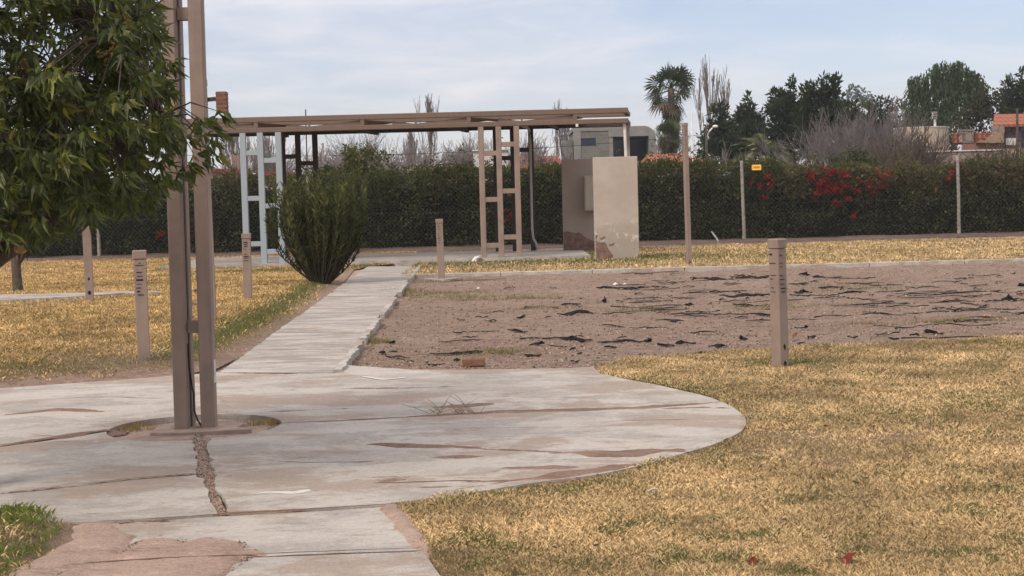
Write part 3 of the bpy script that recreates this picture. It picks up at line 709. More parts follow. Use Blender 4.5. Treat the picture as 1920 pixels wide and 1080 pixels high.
# ------------------------------------------------------------------ pavilion
YF, YB = 37.65, 42.1
pav = thing('pavilion', 'open brown steel pavilion with ladder columns and a folded flat roof at the path end', 'pavilion', (0, YF, 0))
def zp(px, py, Y): return V(px, py, Y)
ZT1, ZT0, ZL1, ZL0 = 3.82, 3.685, 3.55, 3.425
xl, xr = -10.4, V(1178, 230, YF).x
dzb = .125
SK = .42
def beam(z0, z1, Y, w, mat, name, xa=xl, xb=xr):
    if Y > YF: xa += SK; xb += SK
    MB().box(((xa + xb) / 2, Y, (z0 + z1) / 2), (xb - xa, w, z1 - z0), bev=.012).build(name, MAT[mat], pav)
beam(ZT0, ZT1, YF, .12, 'beam_paint', 'upper_beam'); beam(ZL0, ZL1, YF, .12, 'beam_paint', 'lower_beam')
beam(3.83, 3.955, YB, .12, 'beam_paint', 'upper_beam'); beam(ZL0 + dzb, ZL1 + dzb + .01, YB, .12, 'dark_shade_paint', 'lower_beam')
for xx in (xl + .065, xr - .065):
    MB().bar((xx, YF + .07, (ZL0 + ZL1) / 2 + .01), (xx + SK, YB - .07, (ZL0 + ZL1) / 2 + .13), .11, .12).build('end_beam', MAT['dark_shade_paint'], pav)
    MB().bar((xx, YF + .07, (ZT0 + ZT1) / 2), (xx + SK, YB - .07, (ZT0 + ZT1) / 2 + .13), .11, .11).build('end_beam', MAT['beam_paint'], pav)
# folded roof sheet: ridges and valleys running front to back
ridges = [V(p, 225, YF).x for p in (480, 677, 877, 1078)]; step = (ridges[-1] - ridges[0]) / 3
xs = []
k = -2
while True:
    xk = ridges[0] + k * step / 2
    if xk > ridges[-1] + .01: break
    if xk > xl: xs.append((xk, k % 2 == 0))
    k += 1
Y0, Y1 = YF + .075, YB - .075
for i in range(len(xs) - 1):
    (xa, ra), (xb, rb) = xs[i], xs[i + 1]
    za = 3.675 if ra else 3.545; zb = 3.675 if rb else 3.545
    MB().slab([(xa, Y0, za), (xb - .004, Y0, zb), (xb - .004 + SK, Y1, zb + .13), (xa + SK, Y1, za + .13)], (0, 0, .012)).build('roof_sheet', MAT['beam_paint'], pav)
    if rb:   # triangular fin in the front bay, sloping up to the ridge
        MB().slab([(xa + .02, YF + .01, ZL1 + .002), (xb - .05, YF + .01, ZL1 + .002), (xb - .05, YF + .01, ZT0 - .012)], (0, .05, 0)).build('fin', MAT['beam_paint'], pav)
    else:
        MB().slab([(xa + .75, YF + .03, ZL1 + .002), (xb - .02, YF + .03, ZL1 + .002), (xa + .75, YF + .03, ZL1 + .085)], (0, .04, 0)).build('fin', MAT['beam_paint'], pav)
    MB().box((xb, YF, (ZL1 + ZT0) / 2), (.10 if rb else .05, .10, ZT0 - ZL1 - .004)).build('strut', MAT['beam_paint'], pav)
for k in range(5):   # purlins between front and back lower beams
    xk = xl + 1.2 + k * 2.55
    MB().bar((xk, YF + .07, 3.47), (xk + SK, YB - .07, 3.53), .07, .08).build('purlin', MAT['dark_shade_paint'], pav)
def ladder(name, xs, w, Y, z0, z1, rl, rr, mat, d=.12, plinth=True):
    """three uprights and the rungs between them; one frame"""
    fr = MB()
    for x in xs: fr.box((x, Y, (z0 + z1) / 2), (w, d, z1 - z0), bev=.008)
    for z in rl: fr.box(((xs[0] + xs[1]) / 2, Y + .004, z), (xs[1] - xs[0] - w + .004, d * .85, .125), bev=.006)
    for z in rr: fr.box(((xs[1] + xs[2]) / 2, Y + .004, z), (xs[2] - xs[1] - w + .004, d * .85, .125), bev=.006)
    o = fr.build('ladder_column', MAT[mat], pav)
    if plinth:
        m = MB().prism(rough_line([(xs[0] - .28, Y - .3), (xs[2] + .26, Y - .3), (xs[2] + .26, Y + .2), (xs[0] - .28, Y + .2), (xs[0] - .28, Y - .29)], .015, .2, 3)[:-1], -.06, z0 + .015)
        m.build('plinth', MAT['concrete'], pav)
    return o
def xat(p, y, Y): return V(p, y, Y).x
cw = .142
ladder('c', [xat(908.5, 400, YF) - .04, xat(941.5, 400, YF) - .04, xat(973.5, 400, YF) - .02], cw, YF, .10, ZL0, [2.756, 1.584, .42], [2.97, 1.79, .62], 'post_paint')
ladder('c', [xat(459.5, 375, YF), xat(492, 375, YF), xat(526, 375, YF)], cw + .01, YF, .10, ZL0, [2.92, 1.77, .615], [2.72, 1.57, .41], 'blue_paint')
ladder('c', [xat(533, 375, YB), xat(562, 375, YB), xat(594, 375, YB)], .15, YB, .10, ZL0 + dzb, [2.95, 1.8, .65], [2.75, 1.6, .45], 'dark_shade_paint', plinth=False)
ladder('c', [xat(932, 375, YB), xat(964, 375, YB), xat(998, 375, YB)], .15, YB, .10, ZL0 + dzb, [2.75, 1.6, .45], [2.97, 1.8, .65], 'dark_shade_paint', plinth=False)
MB().tube([V(978, 236, YF + .4), V(988, 238, YF + .9), V(993, 245, YB - .3), V(994, 262, YB - .3), V(996, 350, YB - .3), V(998, 430, YB - .3), V(1000, 447, YB - .3), V(1005, 456, YB - .3), V(1008, 468, YB - .3)], .035, 7).build('conduit', MAT['grey_pipe'], pav, True)
xw = V(1173, 270, YF).x
MB().tube([(xw - .01, YF + .12, ZL0 + .005), (xw + .012, YF + .12, 2.50)], .038, 8).build('drain_pipe', MAT['white_plastic'], pav)
MB().box((xw + .10, YF + .5, 2.96), (.085, .085, .9)).build('corner_post', MAT['post_paint'], pav)
xq = V(1082, 246, YF).x
MB().tube([(xq, YF - .06, ZL0 - .06), (xq, YF - .06, ZL0 + .01)], .035, 8).build('lamp', MAT['lamp_white'], pav)
# bent white drain at the foot of the right ladder column
t = thing('drain_pipe', 'short bent white pipe beside the plinth of the brown ladder column', 'pipe', G(890, 494, .0))
MB().tube([V(884, 496, YF - .45), V(887, 490, YF - .45), V(892, 484, YF - .42), V(900, 482, YF - .35)], .045, 7).build('pipe', MAT['white_plastic'], t, True)
MB().tube([V(893, 497, YF - .5), V(892, 489, YF - .46)], .04, 7).build('outlet', MAT['white_plastic'], t, True)

# ------------------------------------------------------------------ plastered walls
t_ = NT('plaster', .92, .15); p = t_.pos(); sepz = t_.node('ShaderNodeSeparateXYZ'); t_.L.new(p, sepz.inputs[0]); z = sepz.outputs[2]
n1 = t_.noise(p, 1.4, 6, .65); n2 = t_.noise(p, 4.5, 7, .7, .5); n3 = t_.noise(p, 45, 4)
c = t_.mix(t_.ramp(n1, [(.35, 0.), (.65, 1.)]), (.375, .318, .272), (.435, .38, .33))
damp = t_.math('ADD', z, t_.math('MULTIPLY', t_.math('SUBTRACT', n1, .5), .9))
c = t_.mix(t_.ramp(damp, [(.55, .75), (1.0, 0.)]), c, (.30, .255, .215))
eff = t_.math('MULTIPLY', t_.ramp(n2, [(.52, 0.), (.60, 1.)]), t_.ramp(damp, [(.28, .2), (.42, 1.), (.85, .9), (1.05, 0.)]))
c = t_.mix(t_.math('MULTIPLY', eff, .7), c, (.62, .54, .46))
pe = t_.noise(p, 9, 4, .6); c = t_.mix(t_.math('MULTIPLY', t_.ramp(pe, [(.66, 0.), (.69, 1.)]), t_.ramp(damp, [(.3, 1.), (.8, 0.)])), c, (.19, .15, .13))
t_.color(c); t_.bump(t_.math('ADD', n3, n2), .3, .01); MAT['plaster'] = t_.m
plain('plaster_shade', (.33, .262, .222), .92, .12, 1.2)  # rear wall's copy of the plaster, its shade put into the colour
plain('rubble', (.20, .125, .10), .98, .5, 7, bump=1.0)
YW = 36.75
wt = V(1112, 297.5, YW); wx0, wx1 = V(1114, 390, YW).x, V(1197, 390, YW).x; wz = 2.56
t = thing('wall', 'free standing beige plastered wall, nearest of two, peeling at its lower left corner', 'wall', ((wx0 + wx1) / 2, YW, 0))
w_ = MB().box(((wx0 + wx1) / 2, YW + .13, wz / 2 - .03), (wx1 - wx0, .26, wz + .06), bev=.012)
w_.build('wall_body', MAT['plaster'], t)
def splat(poly, Y, name, mat, parent, amp=.02, seed=0, d=.006):
    q = [V(a, b_, Y) for a, b_ in poly]; q2 = rough_line([(v.x, v.z) for v in q] + [(q[0].x, q[0].z)], amp, .05, seed)[:-1]
    MB().slab([(a, Y, b_) for a, b_ in q2], (0, d, 0)).build(name, MAT[mat], parent)
splat([(1116.5, 452), (1124, 454), (1132, 453), (1137, 456), (1139, 462), (1144, 470), (1150, 478), (1148, 486.5), (1118.5, 486.5)], YW - .004, 'peeled_patch', 'rubble', t, .02, 2)
splat([(1141, 459), (1148, 457), (1153, 455), (1150, 460), (1144, 461)], YW - .003, 'peeled_patch', 'rubble', t, .01, 3)
splat([(1124, 447), (1131, 443), (1136, 444), (1133, 448), (1127, 450)], YW - .003, 'peeled_patch', 'rubble', t, .01, 4)
splat([(1186, 487), (1198.5, 487), (1199, 474), (1195, 479), (1190, 481)], YW - .003, 'peeled_patch', 'rubble', t, .02, 6)
splat([(1117, 441), (1121, 440), (1119, 448), (1116.5, 450)], YW - .003, 'peeled_patch', 'rubble', t, .01, 7)
YW2 = 41.6
bx0, bx1 = V(1055, 390, YW2).x, V(1124, 390, YW2).x; bz = V(1056, 299, YW2).z
t = thing('wall', 'beige plastered wall darkened with painted shade, behind the nearer one, base peeled to brown rubble', 'wall', ((bx0 + bx1) / 2, YW2, 0))
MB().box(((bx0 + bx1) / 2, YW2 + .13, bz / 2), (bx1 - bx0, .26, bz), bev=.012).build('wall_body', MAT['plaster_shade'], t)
splat([(1056, 436), (1062, 434), (1072, 435), (1080, 437), (1085, 437), (1093, 439), (1100, 447), (1108, 449), (1116, 452), (1122, 455), (1122, 470), (1057, 470)], YW2 - .004, 'peeled_patch', 'rubble', t, .02, 5)
q = V(1109, 362, 40.8)
t = thing('meter_box', 'beige wall box fixed to the rear plastered wall, half hidden by the nearer one', 'box', (q.x, YW2, q.z))
MB().box((q.x, YW2 - .25, q.z), (.34, .46, V(1109, 329, 40.8).z - V(1109, 395, 40.8).z), bev=.012).build('box_body', MAT['plaster'], t)
MB().box((q.x, YW2 - .49, q.z), (.29, .02, .86), bev=.004).build('box_door', MAT['plaster'], t)

# ------------------------------------------------------------------ fence along the hedge
YFN = 47.3
ft = thing('fence', 'grey chain link fence on pale concrete posts in front of the hedge', 'fence', (0, YFN, 0))
zt = 2.45
for i, (pb, pt_) in enumerate((((-222, 492), None), ((187, 487), 176), ((588, 470), 575), ((1396, 452), 1390), ((1799, 445), 1796), ((2200, 430), 2190))):
    bpx = V(pb[0], pb[1], YFN); lean_ = 0 if pt_ is None else V(pt_, 300, YFN).x - bpx.x
    r = random.Random(i); pts = [(bpx.x + lean_ * s + r.uniform(-.012, .012), YFN, -.1 + (2.72 if i > 2 else 2.6) * s) for s in (0, .25, .5, .75, 1)]
    MB().tube(pts, [.062, .058, .055, .055, .05], 7).build('post', MAT['concrete_post'], ft)
wm = MB(); sx0, sx1 = -26.0, 26.0; pitch = .135; hh = zt - .05
def wire(a, b, w=.0024):
    a = Vector(a); b = Vector(b); d = (b - a).normalized(); n = Vector((d.z, 0, -d.x)) * w
    wm.add([a + n, b + n, b - n, a - n], [[0, 1, 2, 3]]); 
    m = Vector((0, w, 0)); wm.add([a + m, b + m, b - m, a - m], [[0, 1, 2, 3]])
n = int((sx1 - sx0) / pitch)
for i in range(n):
    x = sx0 + i * pitch
    wire((x, YFN - .07, .05), (x + hh * .95, YFN - .07, zt)); wire((x, YFN - .075, zt), (x + hh * .95, YFN - .075, .05))
wm.build('wire_mesh', MAT['wire'], ft)
sw = MB()
for z in (.12, 1.25, zt): sw.tube([(sx0, YFN - .07, z), (0, YFN - .07, z - .02), (sx1, YFN - .07, z)], .003, 4)
sw.build('straining_wire', MAT['wire'], ft)
q0, q1 = V(1409.5, 309, YFN - .12), V(1427.5, 319, YFN - .12)
t = thing('warning_sign', 'small yellow rectangular sign fixed high on the chain link fence', 'sign', ((q0.x + q1.x) / 2, YFN - .12, (q0.z + q1.z) / 2))
cx, cz, sw_, sh_ = (q0.x + q1.x) / 2, (q0.z + q1.z) / 2, abs(q1.x - q0.x), abs(q0.z - q1.z)
MB().box((cx, YFN - .12, cz), (sw_, .012, sh_), bev=.003).build('plate', MAT['sign_yellow'], t)
m = MB()
for dz_ in (-1, 1): m.box((cx, YFN - .128, cz + dz_ * sh_ * .34), (sw_ * .84, .003, sh_ * .11))
for dx_ in (-1, 1): m.box((cx + dx_ * sw_ * .40, YFN - .128, cz), (sw_ * .04, .003, sh_ * .55))
m.build('border', MAT['sign_pale'], t)
m = MB()
for k in range(7): m.box((cx + (k - 3) * sw_ * .085, YFN - .128, cz + .002), (sw_ * .045, .003, sh_ * (.20 + .06 * (k % 3))))
m.build('lettering', MAT['sign_brown'], t)

# ------------------------------------------------------------------ small things on the ground
SC = [(806, 904, 662, 1, .16), (800, 834, 677, 0, .2), (851, 862, 671, 1, .12), (709, 724, 664, 1, .14), (724, 741, 642, 1, .12), (730, 744, 658, 0, .08), (975, 1110, 635.5, 1, .2), (1122, 1211, 642, 1, .24),
 (993, 1021, 650, 1, .16), (1028, 1063, 651, 0, .13), (1069, 1079, 656, 1, .12), (984, 1015, 666, 0, .09), (952, 989, 621.5, 1, .16), (879, 935, 622, 0, .07), (1045, 1112, 587, 1, .4), (1128, 1137, 567, 3, .2), (969, 984, 594, 1, .2),
 (983, 1005, 575.6, 1, .2), (1053, 1088, 570.5, 1, .3), (1035, 1049, 576, 0, .15), (1020, 1031, 596, 0, .08), (1118, 1180, 540, 1, .5), (1083, 1091, 664, 0, .06), (1132, 1155, 656, 1, .1), (823, 899, 642.5, 0, .04),
 (745, 757, 670, 0, .05), (764, 776, 673, 0, .07), (1166, 1219, 541, 1, .6), (1219, 1253, 536.5, 0, .25), (1295, 1375, 522, 1, .9), (1372, 1447, 520, 1, .8), (1376, 1398, 515, 1, .3), (1324, 1382, 545, 0, .5), (1350, 1445, 554, 1, .45),
 (1346, 1360, 561, 1, .2), (1398, 1406, 561, 1, .2), (1283, 1300, 570, 2, .25), (1374, 1437, 574, 1, .3), (1229, 1283, 600, 0, .4), (1401, 1445, 589.5, 1, .16), (1386, 1401, 634, 2, .14), (1207, 1223, 640, 2, .16), (1235, 1263, 648, 1, .3),
 (1267, 1306, 643, 1, .14), (1330, 1364, 648, 1, .13), (1297, 1344, 662, 1, .18), (1358, 1370, 659, 0, .08), (1491, 1516, 614, 1, .2), (1514, 1530, 634, 1, .14), (1493, 1508, 643, 0, .14), (1500, 1518, 517, 3, .4), (1522, 1548, 519, 1, .4),
 (1481, 1516, 535, 1, .4), (1488, 1520, 548, 2, .4), (1481, 1560, 554, 0, .3), (1534, 1584, 541, 1, .5), (1570, 1635, 532.5, 0, .4), (1570, 1615, 550, 1, .25), (1588, 1647, 558, 0, .18), (1681, 1708, 565, 0, .4), (1742, 1829, 562, 0, .14),
 (1615, 1700, 590, 0, .10), (1695, 1790, 586, 0, .14), (1770, 1800, 583, 1, .25), (1639, 1760, 612, 0, .07), (1755, 1885, 608, 0, .07), (1799, 1878, 596, 0, .06), (1734, 1766, 627, 2, .22), (1708, 1724, 630, 1, .12), (1667, 1685, 634.5, 0, .12),
 (1859, 1869, 632, 1, .16), (1861, 1892, 544, 0, .35), (1878, 1902, 558, 3, .3), (1908, 1930, 537, 2, .5), (1640, 1700, 545, 0, .2), (1700, 1760, 538, 0, .2), (1560, 1640, 522, 0, .2), (1180, 1240, 567, 0, .12), (1300, 1350, 588, 0, .07), (1660, 1740, 572, 0, .1), (1448, 1476, 541, 1, .3), (1250, 1330, 527, 0, .2), (900, 945, 586, 0, .05), (1800, 1850, 570, 0, .12), (1130, 1172, 611, 0, .06)]
bands = [(655, 999, 'row nearest the concrete'), (638, 655, 'second row from concrete'), (606, 638, 'third row from concrete'), (580, 606, 'row at mid field'), (562, 580, 'row beyond mid field'), (546, 562, 'third row from kerb'), (533, 546, 'second row from kerb'), (0, 533, 'row nearest the kerb')]
ordn = ['first', 'second', 'third', 'fourth', 'fifth', 'sixth', 'seventh', 'eighth', 'ninth', 'tenth', 'eleventh', 'twelfth', 'thirteenth', 'fourteenth', 'fifteenth', 'sixteenth', 'seventeenth']
kinds = ['flat', 'crumpled', 'bunched', 'upturned']
for lo, hi, bn in bands:
    row = sorted([s for s in SC if lo <= s[2] < hi], key=lambda s: s[0])
    for i, (xa, xb, yy, kd, wd) in enumerate(row):
        A, B = G(xa, yy, 0), G(xb, yy + rnd.uniform(-1, 1), 0); L = (B - A).length
        n = max(5, min(26, int(L / .07))); r = random.Random(int(xa * 7 + yy)); vs = []; pk = r.uniform(.2, .8)
        hgt = [.006, .02, .035, .07][kd]
        for k in range(n + 1):
            u = k / n; c = A.lerp(B, u); env = math.sin(math.pi * min(1, max(0, u))) ** .45
            wv = .52 * wd * env * r.choice([.18, .35, .6, .9, 1.15]) + .012; oy = (r.random() - .5) * wd * .7
            pkh = hgt * math.exp(-((u - pk) / .26) ** 2)
            for j in range(5):
                v = j / 4 - .5; x = c.x + r.uniform(-.012, .012); y = c.y + oy + v * wv
                z = float(z_field(np.array(x), np.array(y))) + .006 + r.random() * .016 * (1 if kd else .4) + (pkh + (hgt * .35 * r.random() if kd else 0)) * (1 - (2 * abs(v)) ** 1.5)
                vs.append((x, y, z))
        fs = [[k * 5 + j, (k + 1) * 5 + j, (k + 1) * 5 + j + 1, k * 5 + j + 1] for k in range(n) for j in range(4)]
        o = MB().add(vs, fs).build('plastic_scrap', MAT['plastic_film']); 
        c = (A + B) / 2; o.data.transform(Matrix.Translation(-c)); o.location = c
        sm = o.modifiers.new('thickness', 'SOLIDIFY'); sm.thickness = .004
        tag(o, f'{kinds[kd]} {"long" if L > .7 else "short"} black plastic scrap, {ordn[i]} from left in the {bn}', 'plastic scrap', 'black plastic scraps on the bare soil')
m = MB(); r = random.Random(77)
for k in range(150):
    if r.random() < .62: px_, py_ = r.uniform(1150, 1919), r.uniform(512, 600)
    else: px_, py_ = r.uniform(690, 1919), r.uniform(520, 680)
    c = G(px_, py_, 0)
    if inpoly(np.array(c.x), np.array(c.y), RIGHT) or c.x < -2.1 - (c.y - 30) * -.0 + (30 - c.y) * .03 or c.x < La.lerp(Lb, min(1, max(0, (c.y - La.y) / (Lb.y - La.y)))).x + 1.5: continue
    L = r.choice([.06, .1, .15, .25, .4, .8]) * (.7 + c.y / 40); n = 5; a_ = r.uniform(-.25, .25); zb = float(z_field(np.array(c.x), np.array(c.y))); vs = []
    for i in range(n + 1):
        u = i / n - .5; w_ = r.uniform(.006, .032) * (1 if abs(u) < .45 else .3) * (c.y / 20); x = c.x + u * L; y = c.y + u * L * a_ + r.uniform(-.02, .02); z = zb + .012 + r.random() * .025
        vs += [(x, y - w_, z - .004), (x, y + w_, z + .012 * r.random())]
    m.add(vs, [[2 * i, 2 * i + 2, 2 * i + 3, 2 * i + 1] for i in range(n)])
tag(m.build('plastic_shreds', MAT['plastic_film']), 'thin black plastic shreds strewn in streaks over the bare soil field', 'litter', kind='stuff')
c = G(888, 683, 0)
o = MB().box((0, 0, .02), (.215, .10, .07), rz=.06, bev=.006).build('brick', MAT['brick_clay']); o.location = c; tag(o, 'brown clay brick lying on the soil at the edge of the concrete', 'brick')
m = MB(); r = random.Random(4)
for k in range(26):
    a = G(r.uniform(800, 905), r.uniform(773, 777), ZS + .004); th = r.choice([-1, 1]) * r.uniform(.4, 1.25); L = r.uniform(.06, .22)
    m.tube([a, a + Vector((math.sin(th) * L * .5, .0, abs(math.cos(th)) * L * .5)), a + Vector((math.sin(th) * L, r.uniform(-.05, .05), abs(math.cos(th)) * L * .8))], [.0025, .002, .001], 3)
plain('dry_stem', (.22, .17, .10), .95, .3)
tag(m.build('dry_weed', MAT['dry_stem']), 'dry stalky weed growing from the joint in the middle of the concrete', 'weed')
plain('dead_leaf', (.16, .030, .016), .8, .3, 20); plain('dead_leaf_brown', (.16, .075, .035), .8, .3, 20)
def deadleaf(px, py, s, mat, lab, zz=.045):
    c = G(px, py, zz); vs = [(0, -.5, 0), (-.35, -.1, .12), (-.2, .3, .2), (0, .6, .05), (.2, .3, .16), (.35, -.1, .1), (0, 0, .0)]
    o = MB().add([(v[0] * s, v[1] * s, v[2] * s) for v in vs], [[0, 1, 6], [1, 2, 6], [2, 3, 6], [3, 4, 6], [4, 5, 6], [5, 0, 6]]).build('fallen_leaf', MAT[mat])
    o.location = c; o.rotation_euler = (.7, .2, rnd.uniform(0, 6)); sm = o.modifiers.new('t', 'SOLIDIFY'); sm.thickness = .001
    tag(o, lab, 'leaf')
deadleaf(1590, 1052, .085, 'dead_leaf', 'dark red fallen leaf on the dry grass at the bottom right, largest one')
deadleaf(1411, 1056, .06, 'dead_leaf', 'small red fallen leaf half sunk in the grass, left of the larger one')
deadleaf(1491, 630, .09, 'dead_leaf_brown', 'brown fallen leaf on the field edge right of the nearest bollard', .03)
deadleaf(1600, 671, .10, 'dead_leaf_brown', 'dark brown fallen leaf on the lawn right of the nearest bollard', .04)
a, b = G(1215, 921, .05), G(1233, 917, .06)
tag(MB().tube([a, (a + b) / 2 + Vector((0, 0, .008)), b], .006, 5).build('twig', MAT['grey_pipe']), 'short pale twig lying on the dry grass near the concrete curve', 'twig')
hp = [(514, 527), (522, 531), (534, 535), (548, 537), (565, 537), (580, 536), (592, 535)]
tag(MB().tube([G(*p, .06) for p in hp], .012, 5).build('garden_hose', MAT['black_cable']), 'thin black hose curving over the lawn beside the oleander shrub', 'hose')
m = MB().tube([V(1334, 434, 46.9), V(1340, 442, 46.8), V(1345, 449, 46.7), V(1347, 455, 46.6)], [.02, .03, .03, .025], 6)
tag(m.build('stake', MAT['concrete_post']), 'pale leaning stake at the foot of the hedge, left of a fence post', 'stake')
m = MB(); r = random.Random(9)
def stone(px, py, s, lab, zz=.03):
    bm = bmesh.new(); bmesh.ops.create_icosphere(bm, subdivisions=1, radius=s)
    for v in bm.verts: v.co *= r.uniform(.7, 1.2)
    me = bpy.data.meshes.new('stone'); bm.to_mesh(me); bm.free(); me.materials.append(MAT['white_plastic']); o = bpy.data.objects.new('stone', me); COL.objects.link(o); o.location = G(px, py, zz); o.scale = (1.2, 1, .6)
    tag(o, lab, 'stone')
stone(1383, 458, .07, 'small white stone on the lawn in front of the hedge, near a fence post')
stone(1171, 534, .045, 'small white stone on the soil near the white kerb, left of another', .0)
stone(1154, 533, .05, 'white crumpled lump on the soil near the white kerb', .0)
stone(897, 541, .035, 'small pale stone on the bare soil near the path bollard', .0)
# ------------------------------------------------------------------ plant builders
QUAD_V = [(-.5, 0, 0), (-.28, .62, .06), (0, 1, 0), (.3, .55, .06), (.5, .1, 0)]
CARD_V = np.array([(0, 0, 0), (-.5, .45, .07), (0, 1, 0), (.5, .45, .07)], float); CARD_F = [[0, 1, 2], [0, 2, 3]]
LAN_V = np.array([(0, 0, 0), (-.5, .4, .03), (0, 1, -.1), (.5, .4, .03)], float)
def sph(n):
    d = rng.normal(size=(n, 3)); return d / np.linalg.norm(d, axis=1, keepdims=True)
def cloud(blobs, dens, leaf, asp, cols, out=.6, droop=0.0, var=.35, shell=.45):
    """leaf cards filling a set of uneven ellipsoid clumps (cx,cy,cz,rx,ry,rz)"""
    P, D, C, S = [], [], [], []
    for (cx, cy, cz, rx, ry, rz) in blobs:
        n = max(6, int(dens * (rx * ry + ry * rz + rx * rz)))
        d = sph(n); rr = (shell + (1 - shell) * rng.random(n) ** .6) * (0.72 + .5 * vn(d[:, 0] * 2 + d[:, 2], d[:, 1] * 2 + cx, .7, 2))
        P.append(np.array([cx, cy, cz]) + d * rr[:, None] * np.array([rx, ry, rz]))
        dd = d * out + rng.normal(size=(n, 3)) * .55 + np.array([0, 0, -droop]); D.append(dd)
        c = np.array(cols)[rng.integers(0, len(cols), n)] * rng.uniform(1 - var, 1 + var) * rng.uniform(.7, 1.3, (n, 1)); C.append(c)
        S.append(leaf * rng.uniform(.6, 1.35, n))
    P, D, C, S = map(np.concatenate, (P, D, C, S))
    return scatter(CARD_V, CARD_F, P, frames(D), np.stack([S * asp, S, S], 1), C)
def clumps(c, R, n, r0, r1, seed=0, flat=1.0, bottom=-1.0):
    r = np.random.default_rng(seed); o = []
    while len(o) < n:
        d = r.normal(size=3); d /= np.linalg.norm(d)
        if d[2] < bottom: continue
        k = r.uniform(.35, .92); rr = r.uniform(r0, r1)
        o.append((c[0] + d[0] * R[0] * k, c[1] + d[1] * R[1] * k, c[2] + d[2] * R[2] * k, rr, rr, rr * flat))
    return o
def branches(base, dir0, L, r, levels, spread, n=3, up=.15, seed=0, kseg=3, shrink=.68, jit=.12, minr=.006):
    rr = random.Random(seed); segs = []
    def grow(p, d, L, r, lv):
        for i in range(kseg):
            d = (d + Vector((rr.uniform(-jit, jit), rr.uniform(-jit, jit), rr.uniform(-jit, jit) + up * .3))).normalized()
            q = p + d * (L / kseg); r2 = max(minr, r * .86); segs.append((p.copy(), q.copy(), r, r2)); p = q; r = r2
            if lv > 0 and i > 0 or (lv > 0 and lv < levels):
                for _ in range(n if i == kseg - 1 else max(1, n - 2)):
                    a = Vector((rr.uniform(-1, 1), rr.uniform(-1, 1), rr.uniform(-1, 1))); a = (a - a.dot(d) * d)
                    if a.length < .05: continue
                    nd = (d + a.normalized() * spread * rr.uniform(.5, 1.2) + Vector((0, 0, up))).normalized()
                    grow(p, nd, L * shrink * rr.uniform(.7, 1.15), max(minr, r * .62), lv - 1)
    grow(Vector(base), Vector(dir0).normalized(), L, r, levels); return segs
def segmesh(name, segs, mat, parent=None, n=3):
    N = len(segs); A = np.array([s[0][:] for s in segs]); B = np.array([s[1][:] for s in segs]); ra = np.array([s[2] for s in segs]); rb = np.array([s[3] for s in segs])
    D = B - A + 1e-6; Rm = frames(D, np.tile([.3, .2, .95], (N, 1)) + rng.normal(size=(N, 3)) * .05)
    vs = np.empty((N, 2 * n, 3))
    for k in range(n):
        a = 2 * math.pi * k / n; u = Rm[:, :, 0] * math.cos(a) + Rm[:, :, 2] * math.sin(a)
        vs[:, k] = A + u * ra[:, None]; vs[:, n + k] = B + u * rb[:, None]
    f0 = np.array([[k, (k + 1) % n, n + (k + 1) % n, n + k] for k in range(n)])
    f = f0[None] + (np.arange(N) * 2 * n)[:, None, None]
    return npmesh(name, vs.reshape(-1, 3), f.reshape(-1, 4), mat, parent)
def bare_tree(name, label, cat, base, h, style='round', seed=0, group=None, mat='bark_grey', minr=.014, lv=4, narrow=1.0):
    t = thing(name, label, cat, base, group); b = Vector(base)
    if style == 'round': segs = branches(b, (0, 0, 1), h * .34, h * .020, lv, .75, 3, .12, seed, 3, .70, .14, minr)
    elif style == 'poplar':
        segs = []; r = random.Random(seed)
        for k in range(15):
            z = h * r.uniform(.10, .72); a = r.uniform(0, 6.28); p = b + Vector((0, 0, z)); sp_r = (.34 * (1 - z / h) + .10) * narrow
            segs += branches(p, (math.cos(a) * sp_r, math.sin(a) * sp_r, 1), (h - z) * r.uniform(.40, .56), h * .0042, lv - 3, .38, 3, .6, seed * 31 + k, 4, .5, .05, minr)
        for q in range(8): segs.append((b + Vector((.0, 0, h * q / 8)), b + Vector((0, 0, h * (q + 1) / 8)), h * .011 * (1 - q / 8.6), h * .011 * (1 - (q + 1) / 8.6)))
    else:
        segs = []; r = random.Random(seed)
        for k in range(9):
            a = r.uniform(0, 6.28); s = r.uniform(.15, 1.0)
            segs += branches(b + Vector((math.cos(a) * .2, math.sin(a) * .2, 0)), (math.cos(a) * s, math.sin(a) * s, 1), h * .40, h * .011, lv - 1, .6, 3, .14, seed * 17 + k, 4, .72, .13, minr)
    tr = [s for s in segs if s[2] > h * .010]; tw = [s for s in segs if s[2] <= h * .010]
    if tr: segmesh('trunk', tr, MAT[mat], t, 6)
    if tw: segmesh('crown', tw, MAT[mat], t, 3)
    return t
def leafy(name, label, cat, base, blobs, dens, leaf, asp, cols, trunk=None, mat='leaf_dull', group=None, droop=0.0, core=True, **kw):
    t = thing(name, label, cat, base, group)
    v, f, c = cloud(blobs, dens, leaf, asp, cols, droop=droop, **kw)
    npmesh('crown', v, f, MAT[mat], t, cols=c)
    if trunk:
        b = Vector(base); segs = branches(b, (0, 0, 1), trunk[0] * .36, trunk[1] * .7, 2, .7, 3, .2, int(abs(b.x) * 10) + 3, 3, .8, .1, trunk[1] * .2); segmesh('trunk', segs, MAT['bark'], t, 6)
    return t
def gz(p): return (p.x, p.y, 0)
def pxb(px, py, Y, rpx, ry=None, sq=1.0):     # a clump from its place in view: centre, radius in px at distance Y
    v = V(px, py, Y); r = rpx / F * Y; return (v.x, v.y, v.z, r, (ry or r), r * sq)
DK = [(.016, .024, .014), (.022, .032, .018), (.030, .040, .020)]
MG = [(.035, .050, .020), (.045, .060, .024), (.060, .070, .026)]
OL = [(.090, .085, .030), (.075, .080, .028), (.11, .09, .035), (.06, .07, .025)]

